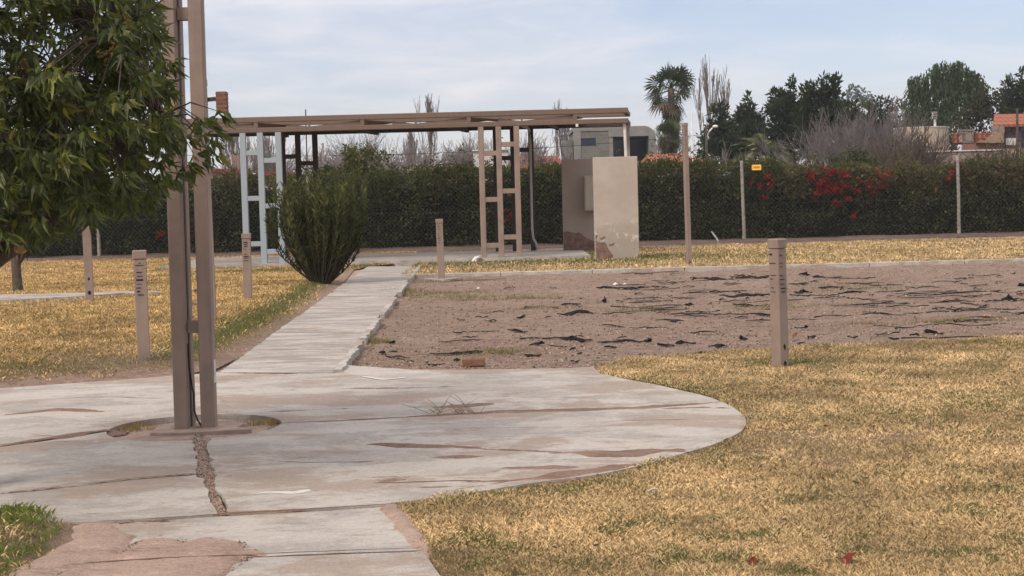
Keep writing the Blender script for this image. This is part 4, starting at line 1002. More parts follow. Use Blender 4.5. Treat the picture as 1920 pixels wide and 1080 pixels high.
# ------------------------------------------------------------------ hedge
def hedge(name, label, x0, x1, y0, y1, zf, dens, leaf, cols, top_cols, seed):
    t = thing(name, label, 'hedge', ((x0 + x1) / 2, (y0 + y1) / 2, 0)); w = x1 - x0
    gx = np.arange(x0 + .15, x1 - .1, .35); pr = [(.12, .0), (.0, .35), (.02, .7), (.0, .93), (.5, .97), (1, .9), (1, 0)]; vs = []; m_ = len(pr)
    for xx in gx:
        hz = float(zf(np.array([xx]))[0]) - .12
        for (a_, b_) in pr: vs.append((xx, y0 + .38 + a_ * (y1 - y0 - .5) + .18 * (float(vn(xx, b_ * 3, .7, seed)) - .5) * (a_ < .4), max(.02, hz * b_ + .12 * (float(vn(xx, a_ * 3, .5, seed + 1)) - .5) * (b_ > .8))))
    MB().add(vs, [[i * m_ + k, i * m_ + k + 1, (i + 1) * m_ + k + 1, (i + 1) * m_ + k] for i in range(len(gx) - 1) for k in range(m_ - 1)]).build('branches', MAT['inner_hedge'], t)  # solid core, not single branches; near-black paints the shade inside the hedge
    n = int(dens * w * 3.4); x = x0 + w * rng.random(n); s = rng.random(n); zz = zf(x); 
    front = s < .68; z = np.where(front, zz * rng.random(n) ** .92, zz - .02); y = np.where(front, y0, y0 + (y1 - y0) * rng.random(n))
    bul = fbm(x, z * 1.3, .6, seed, 3) - .5; y = y - bul * 1.1 * front + rng.normal(size=n) * .07; z = z + (1 - front) * (fbm(x, y, .55, seed + 3) - .45) * .62 + np.abs(rng.normal(size=n)) * .07
    z = np.maximum(z, .03)
    D = np.stack([rng.normal(size=n) * .6, np.where(front, -.7, 0) + rng.normal(size=n) * .5, np.where(front, .1, .8) + rng.normal(size=n) * .6], 1)
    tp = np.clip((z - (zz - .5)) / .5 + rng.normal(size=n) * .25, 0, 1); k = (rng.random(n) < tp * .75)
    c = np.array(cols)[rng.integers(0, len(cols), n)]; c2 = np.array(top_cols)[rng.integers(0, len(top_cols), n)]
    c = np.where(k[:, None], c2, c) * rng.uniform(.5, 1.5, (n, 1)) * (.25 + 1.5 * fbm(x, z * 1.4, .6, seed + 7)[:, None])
    S = leaf * rng.uniform(.6, 1.4, n)
    m2 = int(150 * w); xs_ = x0 + w * rng.random(m2); xs_ = xs_[fbm(xs_, xs_ * 0, .8, seed + 9) > .38]; m2 = len(xs_); hs = rng.gamma(2.0, .065, m2) * (1 + 1.2 * (vn(xs_, xs_ * 0, 1.3, seed) > .55)); ys_ = y0 + rng.uniform(-.05, .9, m2); q_ = 9
    sx_ = np.repeat(xs_, q_) + rng.normal(size=m2 * q_) * .05; tt = rng.random(m2 * q_); lo_ = rng.choice([.1, .25, .5, .75], m2, p=[.4, .25, .2, .15]) * rng.uniform(.7, 1.3, m2); ys_ = np.where(lo_ > .2, y0 - .12, ys_); sz_ = np.repeat(zf(xs_) - lo_, q_) + tt * np.repeat(hs + .14, q_); sy_ = np.repeat(ys_, q_) + rng.normal(size=m2 * q_) * .05
    x = np.concatenate([x, sx_]); y = np.concatenate([y, sy_]); z = np.concatenate([z, sz_]); D = np.concatenate([D, rng.normal(size=(m2 * q_, 3)) * .6 + np.array([0, -.2, .4])])
    cs_ = np.array(top_cols)[rng.integers(0, len(top_cols), m2)] * rng.uniform(.6, 1.4, (m2, 1)); c = np.concatenate([c, np.repeat(cs_, q_, axis=0)]); S = np.concatenate([S, leaf * rng.uniform(.6, 1.3, m2 * q_)])
    v, f, cc = scatter(CARD_V, CARD_F, np.stack([x, y, z], 1), frames(D), np.stack([S * .62, S, S], 1), c)
    npmesh('foliage', v, f, MAT['leaf_dull'], t, cols=cc); return t
HC = [(.046, .056, .021), (.060, .068, .026), (.034, .042, .017), (.075, .070, .034), (.062, .05, .028)]
xA, xB, xC = V(-420, 400, 48.5).x, V(1462, 400, 48.5).x, V(2300, 400, 48.5).x
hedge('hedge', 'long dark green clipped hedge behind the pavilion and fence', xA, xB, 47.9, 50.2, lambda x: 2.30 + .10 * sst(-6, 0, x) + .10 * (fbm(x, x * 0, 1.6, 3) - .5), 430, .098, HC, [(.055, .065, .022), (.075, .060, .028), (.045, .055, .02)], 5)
hedge('hedge', 'loose uneven green and brown hedge behind the wire mesh at right', xB - .1, xC, 47.9, 50.4, lambda x: 2.05 + .8 * (fbm(x, x * 0, 1.9, 13) - .45), 400, .10, [(.048, .054, .023), (.062, .066, .028), (.08, .066, .036), (.04, .042, .02)], [(.085, .075, .035), (.11, .075, .04), (.06, .065, .025)], 25)
RED = [(.26, .012, .018), (.18, .010, .014), (.34, .025, .03), (.10, .012, .010)]
def bougain(label, blobs, dens=1500):
    c = V(*blobs[0][:2], 47.8); t = thing('bougainvillea', label, 'bougainvillea', (c.x, 48.0, 0))
    bl = []
    for a, b_, r in blobs:
        for _ in range(5): bl.append(pxb(a + rnd.gauss(0, r * .75), b_ + rnd.gauss(0, r * .6), 47.52 + rnd.uniform(-.1, .12), r * rnd.uniform(.25, .6)))
    v, f, cc = cloud(bl, dens, .075, .85, RED, shell=.1); npmesh('blossoms', v, f, MAT['leaf_dull'], t, cols=cc)
    segs = []
    for k, bq in enumerate(bl): segs.append((Vector((c.x, 49.1, .1)), Vector((bq[0], bq[1] + .35, bq[2])), .02, .008))
    segmesh('stem', segs, MAT['bark'], t, 4)
bougain('bougainvillea with large scarlet clusters in the hedge top, left of the rightmost fence post', [(1552, 338, 17), (1530, 345, 11), (1522, 326, 6), (1553, 318, 8), (1568, 352, 11), (1548, 360, 9), (1575, 328, 7), (1580, 345, 8), (1572, 383, 7), (1590, 372, 4)])
bougain('bougainvillea with scattered red clusters, right of the largest red flowers', [(1652, 335, 10), (1630, 345, 7), (1662, 322, 7), (1640, 358, 5), (1608, 358, 5), (1615, 340, 4), (1655, 350, 6), (1600, 405, 4)], 700)
bougain('bougainvillea with few small red flowers, just right of the yellow sign post', [(1447, 344, 7), (1425, 348, 4), (1438, 333, 4), (1433, 370, 3), (1410, 342, 3)], 420)
bougain('small patch of crimson flowers in the hedge seen through the brown ladder column', [(953, 404, 7), (950, 415, 4), (948, 395, 4)], 700)
bougain('tiny spot of crimson flowers in the hedge left of the twin mast', [(303, 438, 5), (296, 441, 3)], 600)
bougain('dull red flowers beside the rightmost fence post', [(1786, 322, 5), (1780, 333, 4), (1795, 312, 3)], 350)

# ------------------------------------------------------------------ oleander
b = G(603, 533, .03); t = thing('oleander_shrub', 'dense upright oleander shrub beside the far end of the path', 'shrub', b)
segs = []; P, D, C, S = [], [], [], []; r = random.Random(11)
OLC = [(.066, .070, .026), (.048, .055, .022), (.088, .084, .032), (.036, .042, .018)]
def oprof(u): return (1 - (1 - min(u / .6, 1)) ** 1.25) * .9 + .1 * u
for k in range(170):
    hue_ = r.uniform(.65, 1.4)
    a = r.uniform(0, 6.28); rad = math.sqrt(r.random()); foot = Vector((math.cos(a) * .16 * rad, math.sin(a) * .16 * rad, 0))
    hh = r.choice([r.uniform(1.45, 2.2), r.uniform(1.3, 2.1), r.uniform(.8, 1.7)]) * (1 - .16 * rad * r.random()); ex = .80 * rad * r.uniform(.6, 1.25) * (hh / 2.05); ex = ex if k % 13 else r.uniform(.55, .95)
    pts = [b + foot + Vector((math.cos(a) * ex * oprof(u), math.sin(a) * ex * oprof(u) * .9, hh * u)) for u in (0, .2, .45, .72, 1)]
    for i in range(4): segs.append((pts[i], pts[i + 1], .016 - .003 * i, .013 - .003 * i))
    for u in np.arange(.14 + .14 * r.random(), 1.0, .032):
        i = min(3, int(np.searchsorted([0, .2, .45, .72, 1], u)) - 1); lo = [0, .2, .45, .72, 1][i]; hi = [0, .2, .45, .72, 1][i + 1]
        p = pts[i].lerp(pts[i + 1], (u - lo) / (hi - lo))
        for _ in range(5):
            an = r.uniform(0, 6.28); P.append(p[:]); D.append((math.cos(an) * .55, math.sin(an) * .55, r.uniform(.25, 1.3))); S.append(r.uniform(.09, .17))
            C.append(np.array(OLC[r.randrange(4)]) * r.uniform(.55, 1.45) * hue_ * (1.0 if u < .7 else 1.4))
P, D, C, S = np.array(P), np.array(D), np.array(C), np.array(S)
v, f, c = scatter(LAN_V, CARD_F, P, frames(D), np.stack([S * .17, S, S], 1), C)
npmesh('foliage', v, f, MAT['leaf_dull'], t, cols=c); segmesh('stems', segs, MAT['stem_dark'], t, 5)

# ------------------------------------------------------------------ near tree (bottle tree) at the left
KV = [(0, 0, 0), (-.14, .16, .03), (-.30, .44, .04), (-.14, .42, .05), (-.09, .68, .02), (0, 1.15, -.2), (.09, .68, .02), (.14, .42, .05), (.30, .44, .04), (.14, .16, .03), (0, .42, -.03), (-.010, -.42, .10), (.010, -.42, .10)]
KF = [[0, 1, 10], [1, 2, 3], [1, 3, 10], [3, 4, 10], [4, 5, 10], [5, 6, 10], [6, 7, 10], [7, 9, 10], [7, 8, 9], [9, 0, 10], [0, 11, 12]]
KV2 = [(0, 0, 0), (-.12, .14, .03), (-.17, .32, .05), (-.15, .50, .05), (-.08, .74, .02), (0, 1.2, -.22), (.08, .74, .02), (.15, .50, .05), (.17, .32, .05), (.12, .14, .03), (0, .42, -.03), (-.010, -.42, .10), (.010, -.42, .10)]
KF2 = [[0, 1, 10], [1, 2, 10], [2, 3, 10], [3, 4, 10], [4, 5, 10], [5, 6, 10], [6, 7, 10], [7, 8, 10], [8, 9, 10], [9, 0, 10], [0, 11, 12]]
def bottle_tree(label, base, ctr, R, ncl, leafL, seed, extra=(), trunk_r=.11, stub=None, lower=None, group=None, keep=None):
    t = thing('bottle_tree', label, 'tree', base, group); b = Vector(base); r = np.random.default_rng(seed); rr = random.Random(seed)
    cen = []
    while len(cen) < ncl:
        d = r.normal(size=3); d /= np.linalg.norm(d); k = r.uniform(.30, 1.0) ** .55
        p = np.array(ctr) + d * np.array(R) * k * (.86 + .26 * r.random())
        if keep and not keep(p): continue
        cen.append((p, d))
    for p in extra: 
        d = np.array(p) - np.array(ctr); cen.append((np.array(p), d / np.linalg.norm(d)))
    # limbs
    fork = b + Vector((.02, 0, ctr[2] - R[2] * .95 - b.z)); segs = [(b, b.lerp(fork, .5) + Vector((.03, 0, 0)), trunk_r, trunk_r * .85), (b.lerp(fork, .5) + Vector((.03, 0, 0)), fork, trunk_r * .85, trunk_r * .75)]
    nodes = [fork]; tw = []
    for k in range(11):
        a = k * 2.4; e = .35 + .6 * rr.random(); dd = Vector((math.cos(a) * (1.1 - e), math.sin(a) * (1.1 - e), e + .15)).normalized(); p = fork.copy(); rad = trunk_r * .16
        for i in range(5):
            dd = (dd + Vector((rr.uniform(-.25, .25), rr.uniform(-.25, .25), rr.uniform(-.05, .25)))).normalized(); q = p + dd * R[2] * .36; segs.append((p, q, rad, rad * .75)); rad *= .72; p = q; nodes.append(q)
    if lower:
        for pl in lower:
            for i in range(len(pl) - 1): segs.append((Vector(pl[i][0]), Vector(pl[i + 1][0]), pl[i][1], pl[i + 1][1])); nodes.append(Vector(pl[i + 1][0]))
    P, D, C, S, T = [], [], [], [], []
    for p, d in cen:
        pv = Vector(p); nb = min(nodes, key=lambda q: (q - pv).length); mid = nb.lerp(pv, .55) + Vector((0, 0, .06)); tw += [(nb, mid, .0045, .004), (mid, pv, .004, .002)]
        hue = r.random(); top = (p[2] - ctr[2]) / R[2]
        for _ in range(int(r.integers(12, 19))):
            o = r.normal(size=3); o /= np.linalg.norm(o); o = o * .6 + d * .45; q = p + o * leafL * .75 * np.array([1, 1, .8]) + np.array([0, 0, -.02])
            P.append(q); D.append(o * .85 + np.array([0, 0, -.62]) + r.normal(size=3) * .38); S.append(leafL * r.uniform(.6, 1.25)); T.append(o)
            young = r.random() < (.06 + .20 * max(0, top) + .25 * (hue > .86))
            c = np.array((.21, .215, .04)) if young else np.array([(.078, .098, .028), (.108, .126, .036), (.058, .076, .024)][int(r.integers(0, 3))])
            C.append(c * r.uniform(.7, 1.35))
    P, D, C, S, T = map(np.array, (P, D, C, S, T)); h = len(P) // 2
    Rm = frames(D, np.cross(D, T) + r.normal(size=D.shape) * .3)
    v1, f1, c1 = scatter(KV, KF, P[:h], Rm[:h], S[:h], C[:h]); v2, f2, c2 = scatter(KV2, KF2, P[h:], Rm[h:], S[h:], C[h:])
    npmesh('crown', np.concatenate([v1, v2]), np.concatenate([f1, f2 + len(v1)]), MAT['leaf_gloss'], t, cols=np.concatenate([c1, c2]))
    segmesh('trunk', segs + tw, MAT['bark'], t, 7)
    return t
YT = 8.0
def T_(px, py, Y=YT): return V(px, py, Y)
ctr = (T_(-60, 170).x, YT, 2.42)
def keepf(p):      # crown outline of this tree: lower right side is cut back, leaning limb at right
    d = Vector(p) - Vector((0, 0, HCAM)); 
    c = RM.transposed() @ d; px_ = CX + F * c.x / -c.z; py_ = CY - F * c.y / -c.z
    lim = np.interp(py_, [-300, -60, 60, 140, 215, 290, 340, 372, 395, 420, 450, 490], [215, 268, 290, 302, 330, 335, 290, 245, 155, 105, 60, -40])
    return px_ < lim - 6 and py_ < 440
limb = [[(T_(-150, 560), .09), (T_(-40, 505), .065), (T_(25, 462), .05), (T_(80, 425), .032), (T_(150, 360), .03), (T_(220, 280), .02), (T_(300, 220), .01)],
        [(T_(25, 462), .05), (T_(37, 464, YT - .12), .036)], [(T_(-40, 505), .04), (T_(-60, 380), .025), (T_(-40, 200), .015)]]
ext = [T_(*p) for p in [(408, 208), (398, 248), (378, 280), (385, 225), (365, 250), (355, 220), (350, 285), (332, 300), (315, 320), (300, 335), (285, 25), (292, 70), (300, 110), (318, 165), (285, 345), (265, 360), (180, 385), (130, 405), (80, 420), (340, 250), (240, 355), (215, 368), (10, 440), (30, 425), (-10, 455), (60, 420), (90, 410), (110, 395), (20, 410), (-20, 430)]]
ext = [tuple(e + Vector((0, rnd.uniform(-.25, .25), 0))) for e in ext]
nt = bottle_tree('leafy green bottle tree filling the upper left corner, nearest tree', (T_(-150, 600).x, YT, -.02), ctr, (1.62, 1.35, 1.28), 1900, .078, 3, ext, .11, lower=limb, keep=keepf)
sp_ = T_(37, 464, YT - .12)
d = Vector((0.02, -1, .05)); MB().tube([sp_ + Vector((0, .03, 0)), sp_ + d * .012], [.036, .034], 10).build('pruned_stub', MAT['cut_wood'], nt)
# orange brown seed pods
for (px_, py_, rp) in ((210, 82, 16), (85, 135, 18), (45, 125, 14), (195, 100, 12), (240, 40, 10)):
    P = []
    for _ in range(22): P.append(T_(px_ + rnd.gauss(0, rp * .5), py_ + rnd.gauss(0, rp * .6), YT - 1.05 + rnd.uniform(-.15, .1))[:])
    P = np.array(P); v, f, c = scatter(CARD_V, CARD_F, P, frames(rng.normal(size=P.shape)), np.full((len(P), 3), .02), np.array([(.075, .042, .016)]) * rng.uniform(.6, 1.4, (len(P), 1)))
    npmesh('blossoms', v, f, MAT['leaf_dull'], nt, cols=c)
# young tree on the lawn behind it
b = G(34, 553, .05); YB2 = b.y
def T2(px, py): return V(px, py, YB2)
low = [[(b, .105), (T2(31, 520), .09), (T2(29, 482), .085)], [(T2(31, 492), .085), (T2(45, 473), .075), (T2(62, 456), .07), (T2(90, 435), .045), (T2(108, 424), .03), (T2(150, 380), .025)], [(T2(29, 482), .06), (T2(26, 462), .05), (T2(10, 400), .05)]]
t2 = bottle_tree('small tree with forked grey trunk on the left lawn, crown behind the nearest tree', tuple(b), (T2(20, 260).x, YB2, 2.9), (1.25, 1.2, 1.35), 170, .12, 8, (), .05, lower=low)
# ------------------------------------------------------------------ buildings behind the hedge
def m_blocks(name, a, b, mortar, sc=(1, 1, 1), bw=.4, bh=.2, ms=.012):
    t = NT(name, .95, .15); br = t.node('ShaderNodeTexBrick'); p = t.pos(True)
    mp = t.node('ShaderNodeMapping'); mp.inputs['Rotation'].default_value = (math.pi / 2, 0, 0); t.L.new(p, mp.inputs['Vector']); t.L.new(mp.outputs[0], br.inputs['Vector'])
    br.inputs['Scale'].default_value = 1; br.inputs['Brick Width'].default_value = bw; br.inputs['Row Height'].default_value = bh; br.inputs['Mortar Size'].default_value = ms
    br.inputs['Color1'].default_value = (*a, 1); br.inputs['Color2'].default_value = (*b, 1); br.inputs['Mortar'].default_value = (*mortar, 1)
    n = t.noise(p, .9, 6, .7); c = t.mix(.55, br.outputs['Color'], t.ramp(n, [(.3, .45), (.7, 1.15)]), 'MULTIPLY'); t.color(c); MAT[name] = t.m
m_blocks('raw_block', (.185, .178, .165), (.15, .145, .135), (.22, .21, .20))
m_blocks('red_brick', (.25, .105, .07), (.20, .085, .06), (.26, .21, .18), bw=.26, bh=.09)
def m_stone(name, a, b, gap):
    t = NT(name, .95, .15); p = t.pos(True); cv = t.voro(p, 3.2, 'F1', 'Color'); e = t.voro(p, 3.2, 'DISTANCE_TO_EDGE')
    s = t.node('ShaderNodeSeparateColor'); t.L.new(cv, s.inputs[0]); c = t.mix(s.outputs[0], a, b); c = t.mix(t.ramp(e, [(.03, 1.), (.07, 0.)]), c, gap)
    t.color(c); t.bump(e, .5, .05); MAT[name] = t.m
m_stone('field_stone', (.30, .22, .19), (.20, .17, .16), (.10, .085, .08)); m_stone('pink_stone', (.30, .21, .19), (.24, .18, .165), (.20, .15, .14))
def m_tile(name, a, b):
    t = NT(name, .85, .2); p = t.pos(True); w = t.node('ShaderNodeTexWave', wave_type='BANDS', bands_direction='X'); w.inputs['Scale'].default_value = 1.3; t.L.new(p, w.inputs['Vector'])
    w2 = t.node('ShaderNodeTexWave', wave_type='BANDS', bands_direction='Z', wave_profile='SAW'); w2.inputs['Scale'].default_value = 1.5; w2.inputs['Distortion'].default_value = .4; t.L.new(p, w2.inputs['Vector'])
    n = t.noise(p, 2.4, 6, .7); c = t.mix(n, a, b); c = t.mix(.6, c, t.ramp(w2.outputs['Fac'], [(0., .35), (.35, 1.)]), 'MULTIPLY'); c = t.mix(.35, c, t.ramp(w.outputs['Fac'], [(0., .5), (.5, 1.1)]), 'MULTIPLY')
    t.color(c); t.bump(w.outputs['Fac'], .6, .08); MAT[name] = t.m
m_tile('roof_tile', (.36, .135, .085), (.27, .10, .065)); m_tile('roof_tile_old', (.32, .12, .08), (.24, .095, .065))
plain('raw_concrete', (.21, .203, .19), .92, .25, .6, bump=.3)
def rect(mb, x0, x1, y0, y1, z0, z1, bev=0): return mb.box(((x0 + x1) / 2, (y0 + y1) / 2, (z0 + z1) / 2), (x1 - x0, y1 - y0, z1 - z0), bev=bev)
def X(px, Y, py=300): return V(px, py, Y).x
def Z(py, Y, px=960): return V(px, py, Y).z
# raw concrete house
Y = 108.0; t = thing('concrete_house', 'unfinished grey concrete two storey house behind the plastered walls', 'house', (X(1145, Y), Y, 0))
x0, x1 = X(1077, Y), X(1226, Y); zt = Z(237, Y, 1150); zs = Z(303, Y, 1190)
xo0, xo1 = X(1150, Y), X(1217, Y); zo1 = Z(247, Y, 1190)
xa, xb = X(1087, Y), X(1118, Y); za, zb = Z(274, Y, 1100), Z(259, Y, 1100)
m = MB()
rect(m, x0, xa, Y, Y + 7, zs, zt - .3); rect(m, xa, xb, Y, Y + .3, zs, za); rect(m, xa, xb, Y, Y + .3, zb, zt - .3); rect(m, xb, xo0, Y, Y + .3, zs, zt - .3)
rect(m, x0 + .01, x1 - .01, Y + 6.7, Y + 6.99, zs, zt - .3); m.build('wall', MAT['raw_block'], t)
m = MB(); rect(m, x0 - .04, x0 + .5, Y - .05, Y, zs, zt - .3); rect(m, xo0 - .28, xo0, Y - .06, Y + .3, zs + .01, zt - .75); m.build('pillar', MAT['raw_concrete'], t)
r_ = .85; prof = [(xo0 - .32, zt - .32), (xo0 - .32, zt - .75), (xo1, zt - .75), (xo1, zs + .02), (x1 + .15, zs + .02)] + [(x1 + .15 - r_ + r_ * math.cos(a), zt - .02 - r_ + r_ * math.sin(a)) for a in [i * math.pi / 16 for i in range(9)]] + [(xo0 - .32, zt - .02)]
MB().slab([(a, Y - .12, b_) for a, b_ in prof], (0, 7.0, 0)).build('curved_frame', MAT['raw_concrete'], t)
m = MB(); rect(m, x0 - .1, xo0 - .34, Y - .06, Y + 7, zt - .3, zt - .02); m.build('roof_slab', MAT['raw_concrete'], t)
m = MB(); rect(m, xo0 - .3, x1 + .12, Y - .3, Y + 6.9, zs - .38, zs); m.build('balcony_slab', MAT['raw_concrete'], t)
m = MB(); rect(m, xo0 + .02, xo1 - .02, Y + 2.2, Y + 2.3, zs, zt - .76); m.build('window', MAT['dark_glass'], t)
m = MB(); rect(m, xa, xb, Y + .12, Y + .18, za, zb); m.build('window', MAT['dark_glass'], t)
m = MB(); rect(m, x0, x1, Y + .4, Y + 6.9, -.2, zs - .39); m.build('ground_floor', MAT['raw_block'], t)
m = MB(); rect(m, X(1061, Y), x0 - .06, Y + .8, Y + 6, -.2, Z(262, Y, 1068)); m.build('side_block', MAT['raw_block'], t)
# hip roofed house beside it
def hip_house(label, px0, px1, py_r, py_e, Y, ridge, wallmat='house_white', tile='roof_tile', depth=8, name='tiled_house'):
    t = thing(name, label, 'house', (X((px0 + px1) / 2, Y), Y, 0)); x0, x1 = X(px0, Y, py_e), X(px1, Y, py_e); ze = Z(py_e, Y, (px0 + px1) / 2); zr = Z(py_r, Y, (px0 + px1) / 2)
    ra, rb = X(ridge[0], Y), X(ridge[1], Y); d = depth
    vs = [(x0, Y, ze), (x1, Y, ze), (x1, Y + d, ze), (x0, Y + d, ze), (ra, Y + d / 2, zr), (rb, Y + d / 2, zr)]
    MB().add(vs + [(v[0], v[1], v[2] - .14) for v in vs[:4]], [[0, 1, 5, 4], [1, 2, 5], [2, 3, 4, 5], [3, 0, 4], [6, 9, 8, 7], [0, 6, 7, 1], [1, 7, 8, 2], [2, 8, 9, 3], [3, 9, 6, 0]]).build('roof', MAT[tile], t)
    m = MB(); rect(m, min(x0, x1) + .4, max(x0, x1) - .4, Y + .4, Y + d - .4, -.2, ze - .145); m.build('wall', MAT[wallmat], t); return t
hip_house('low house with an orange tiled hip roof between concrete house and white pole', 1216, 1333, 284, 304, 88, (1226, 1290))
hip_house('small orange tiled roof seen left of the concrete house, over the hedge', 950, 1062, 289, 316, 98, (968, 1050), tile='roof_tile_old')
Y = 92; t = thing('white_house', 'small white flat roofed house seen through the brown ladder column', 'house', (X(925, Y), Y, 0))
m = MB(); rect(m, X(888, Y), X(952, Y), Y, Y + 5, -.2, Z(283, Y, 920)); m.build('wall', MAT['house_white'], t)
m = MB(); rect(m, X(886, Y), X(954, Y), Y - .15, Y + 5.1, Z(283, Y, 920) + .003, Z(280, Y, 920)); m.build('parapet', MAT['house_white'], t)
m = MB(); rect(m, X(912, Y), X(915, Y), Y - .05, Y - .004, Z(308, Y, 914), Z(301, Y, 914)); m.build('wall_lamp', MAT['dark_pole'], t)
# pale boundary wall with ragged top
Y = 90; t = thing('boundary_wall', 'long low grey rubble wall far behind the hedge, below the water tank', 'wall', (X(825, Y), Y, 0))
m = MB(); x0, x1 = X(752, Y), X(886, Y); n = 14
top = [(x0 + (x1 - x0) * i / n, Z(314, Y, 820) + .12 * (rnd.random() - .5)) for i in range(n + 1)]
MB().slab([(x0, Y, -.2)] + [(a, Y, b_) for a, b_ in top] + [(x1, Y, -.2)], (0, .4, 0)).build('wall_body', MAT['field_stone'], t)
Y = 120; c = V(841, 297, Y); t = thing('water_tank', 'white domed water tank among the bare trees', 'water tank', (c.x, Y, 0))
prof = [(.36, -.42), (.36, .22), (.33, .30), (.22, .37), (.12, .40), (.12, .46), (.0, .46)]
vs = []; fs = []; n = 14
for rr_, zz_ in prof: vs += [(c.x + rr_ * math.cos(2 * math.pi * k / n), Y + rr_ * math.sin(2 * math.pi * k / n), c.z + zz_) for k in range(n)]
fs = [[i * n + k, i * n + (k + 1) % n, (i + 1) * n + (k + 1) % n, (i + 1) * n + k] for i in range(len(prof) - 1) for k in range(n)]
MB().add(vs, fs).build('tank', MAT['house_white'], t, True)
m = MB(); [m.bar((c.x + dx * .3, Y + dy * .3, -.2), (c.x + dx * .3, Y + dy * .3, c.z - .43), .08) for dx in (-1, 1) for dy in (-1, 1)]; m.build('stand', MAT['dark_pole'], t)
# house with red roof edge at left
Y = 78; t = thing('flat_roof_house', 'low pinkish house with a dark red roof edge seen behind the blue ladder column', 'house', (X(480, Y), Y, 0))
x0, x1 = X(300, Y), X(556, Y); zL, zR = Z(311, Y, 420), Z(329, Y, 550)
MB().slab([(x0, Y + .3, -.2), (x1 - .3, Y + .3, -.2), (x1 - .3, Y + .3, zR - .12), (x0, Y + .3, zL - .05)], (0, 7, 0)).build('wall', MAT['house_pink'], t)
MB().slab([(x0 - .3, Y, zL - .04), (x1, Y, zR - .11), (x1, Y, zR + .10), (x0 - .3, Y, zL + .17)], (0, 7.6, 0)).build('roof', MAT['roof_edge'], t)
m = MB(); rect(m, X(473, Y), X(479, Y), Y - .12, Y - .003, Z(327, Y, 476), Z(321, Y, 476)); m.build('lamp', MAT['house_white'], t)
m = MB(); rect(m, x0 + 3.4, X(420, Y), Y + 2, Y + 6.9, zL, Z(288, Y, 410)); m.build('upper_room', MAT['house_pink'], t)
# water reservoir wall (curved) and rooftop vent
Y = 80; c0, c1 = X(1690, Y), X(1792, Y); rad = (c1 - c0) / 2; cx = (c0 + c1) / 2; zt = Z(239, Y, 1745)
t = thing('round_reservoir', 'round pale concrete reservoir below the weeping tree at right', 'reservoir', (cx, Y + rad, 0))
n = 40; MB().prism([(cx + rad * math.cos(2 * math.pi * k / n), Y + rad + rad * math.sin(2 * math.pi * k / n)) for k in range(n)], -.2, zt).build('tank_wall', MAT['house_beige'], t)
MB().prism([(cx + (rad + .03) * math.cos(2 * math.pi * k / n), Y + rad + (rad + .03) * math.sin(2 * math.pi * k / n)) for k in range(n)], zt + .002, zt + .07).build('rim', MAT['house_white'], t)
vx = X(1761, Y, 220); t = thing('roof_vent', 'white vent pipe with a square louvred cap standing on the round reservoir', 'vent', (vx, Y + .8, zt + .07))
MB().tube([(vx, Y + .8, zt + .07), (vx, Y + .8, Z(222, Y, 1761))], .07, 8).build('pipe', MAT['metal_white'], t)
MB().box((vx - .02, Y + .8, (Z(222, Y, 1761) + Z(208, Y, 1761)) / 2), (.24, .24, .40), bev=.015).build('cap', MAT['concrete_post'], t)
m = MB(); [m.box((vx - .02, Y + .8 - .123, Z(220, Y, 1761) + .09 * k), (.2, .008, .04)) for k in range(4)]; m.build('louvres', MAT['slot_dark'], t)
# brick and stone house at far right
Y = 74; t = thing('brick_house', 'red tiled house of brick and stone with tan gable at the right edge', 'house', (X(1890, Y), Y, 0))
def fq(name, pts, mat, yo, d): MB().slab([(X(a, Y, b_) + yo * .33, Y + yo, Z(b_, Y, a)) for a, b_ in pts], (d * .33, d, 0)).build(name, MAT[mat], t)
e = [(1862, 234), (2100, 230), (2100, 208), (1864, 213)]; q = [(X(a, Y, b_), Z(b_, Y, a)) for a, b_ in e]
MB().add([(q[0][0] - .1, Y - .3, q[0][1]), (q[1][0] - .1, Y - .3, q[1][1]), (q[2][0] + .53, Y + 1.6, q[2][1] + .05), (q[3][0] + .53, Y + 1.6, q[3][1] + .05), (q[0][0] - .1, Y - .3, q[0][1] - .12), (q[1][0] - .1, Y - .3, q[1][1] - .12), (q[1][0] + 2.4, Y + 7, q[1][1]), (q[0][0] + 2.4, Y + 7, q[0][1])], [[0, 1, 2, 3], [4, 5, 1, 0], [4, 5, 6, 7], [0, 3, 7, 4], [1, 5, 6, 2], [2, 6, 7, 3]]).build('roof', MAT['roof_tile'], t)
fq('wall', [(1866, 300), (1915, 300), (1915, 235.5), (1866, 235.5)], 'field_stone', .5, 6)
fq('coping', [(1857, 235), (1906, 235), (1906, 231.5), (1857, 231.5)], 'house_white', .2, 1.2)
fq('wall', [(1913, 300), (2100, 300), (2100, 234.5), (1913, 234.5)], 'house_beige', .7, 6)
fq('window', [(1911, 276), (1924, 276), (1924, 244), (1911, 244)], 'dark_glass', .64, .05)
fq('chimney_wall', [(1858, 252), (1884, 252), (1884, 236), (1858, 236)], 'field_stone', -.4, .8)
fq('wing_roof', [(1785, 268), (1858, 268), (1858, 249), (1826, 248.5), (1785, 250)], 'roof_tile', .05, 3)
fq('stone_chimney', [(1798, 268), (1826, 268), (1825, 246), (1798, 246)], 'field_stone', -.35, .36)
fq('chimney_cap', [(1796, 245.7), (1827, 245.7), (1827, 243.5), (1796, 243.5)], 'raw_concrete', -.4, .5)
fq('gable', [(1829, 268), (1882, 268), (1882, 245)], 'awning_tan', -.6, .3)
fq('low_wall', [(1804, 283), (1880, 281), (1880, 268.3), (1804, 268.3)], 'red_brick', -.3, .8)
fq('glass_panel', [(1886, 272), (1907, 272), (1907, 259), (1886, 259)], 'house_white', -.1, .1)
fq('frame', [(1883, 278), (1910, 278), (1910, 274.5), (1883, 274.5)], 'dark_pole', -.15, .1)
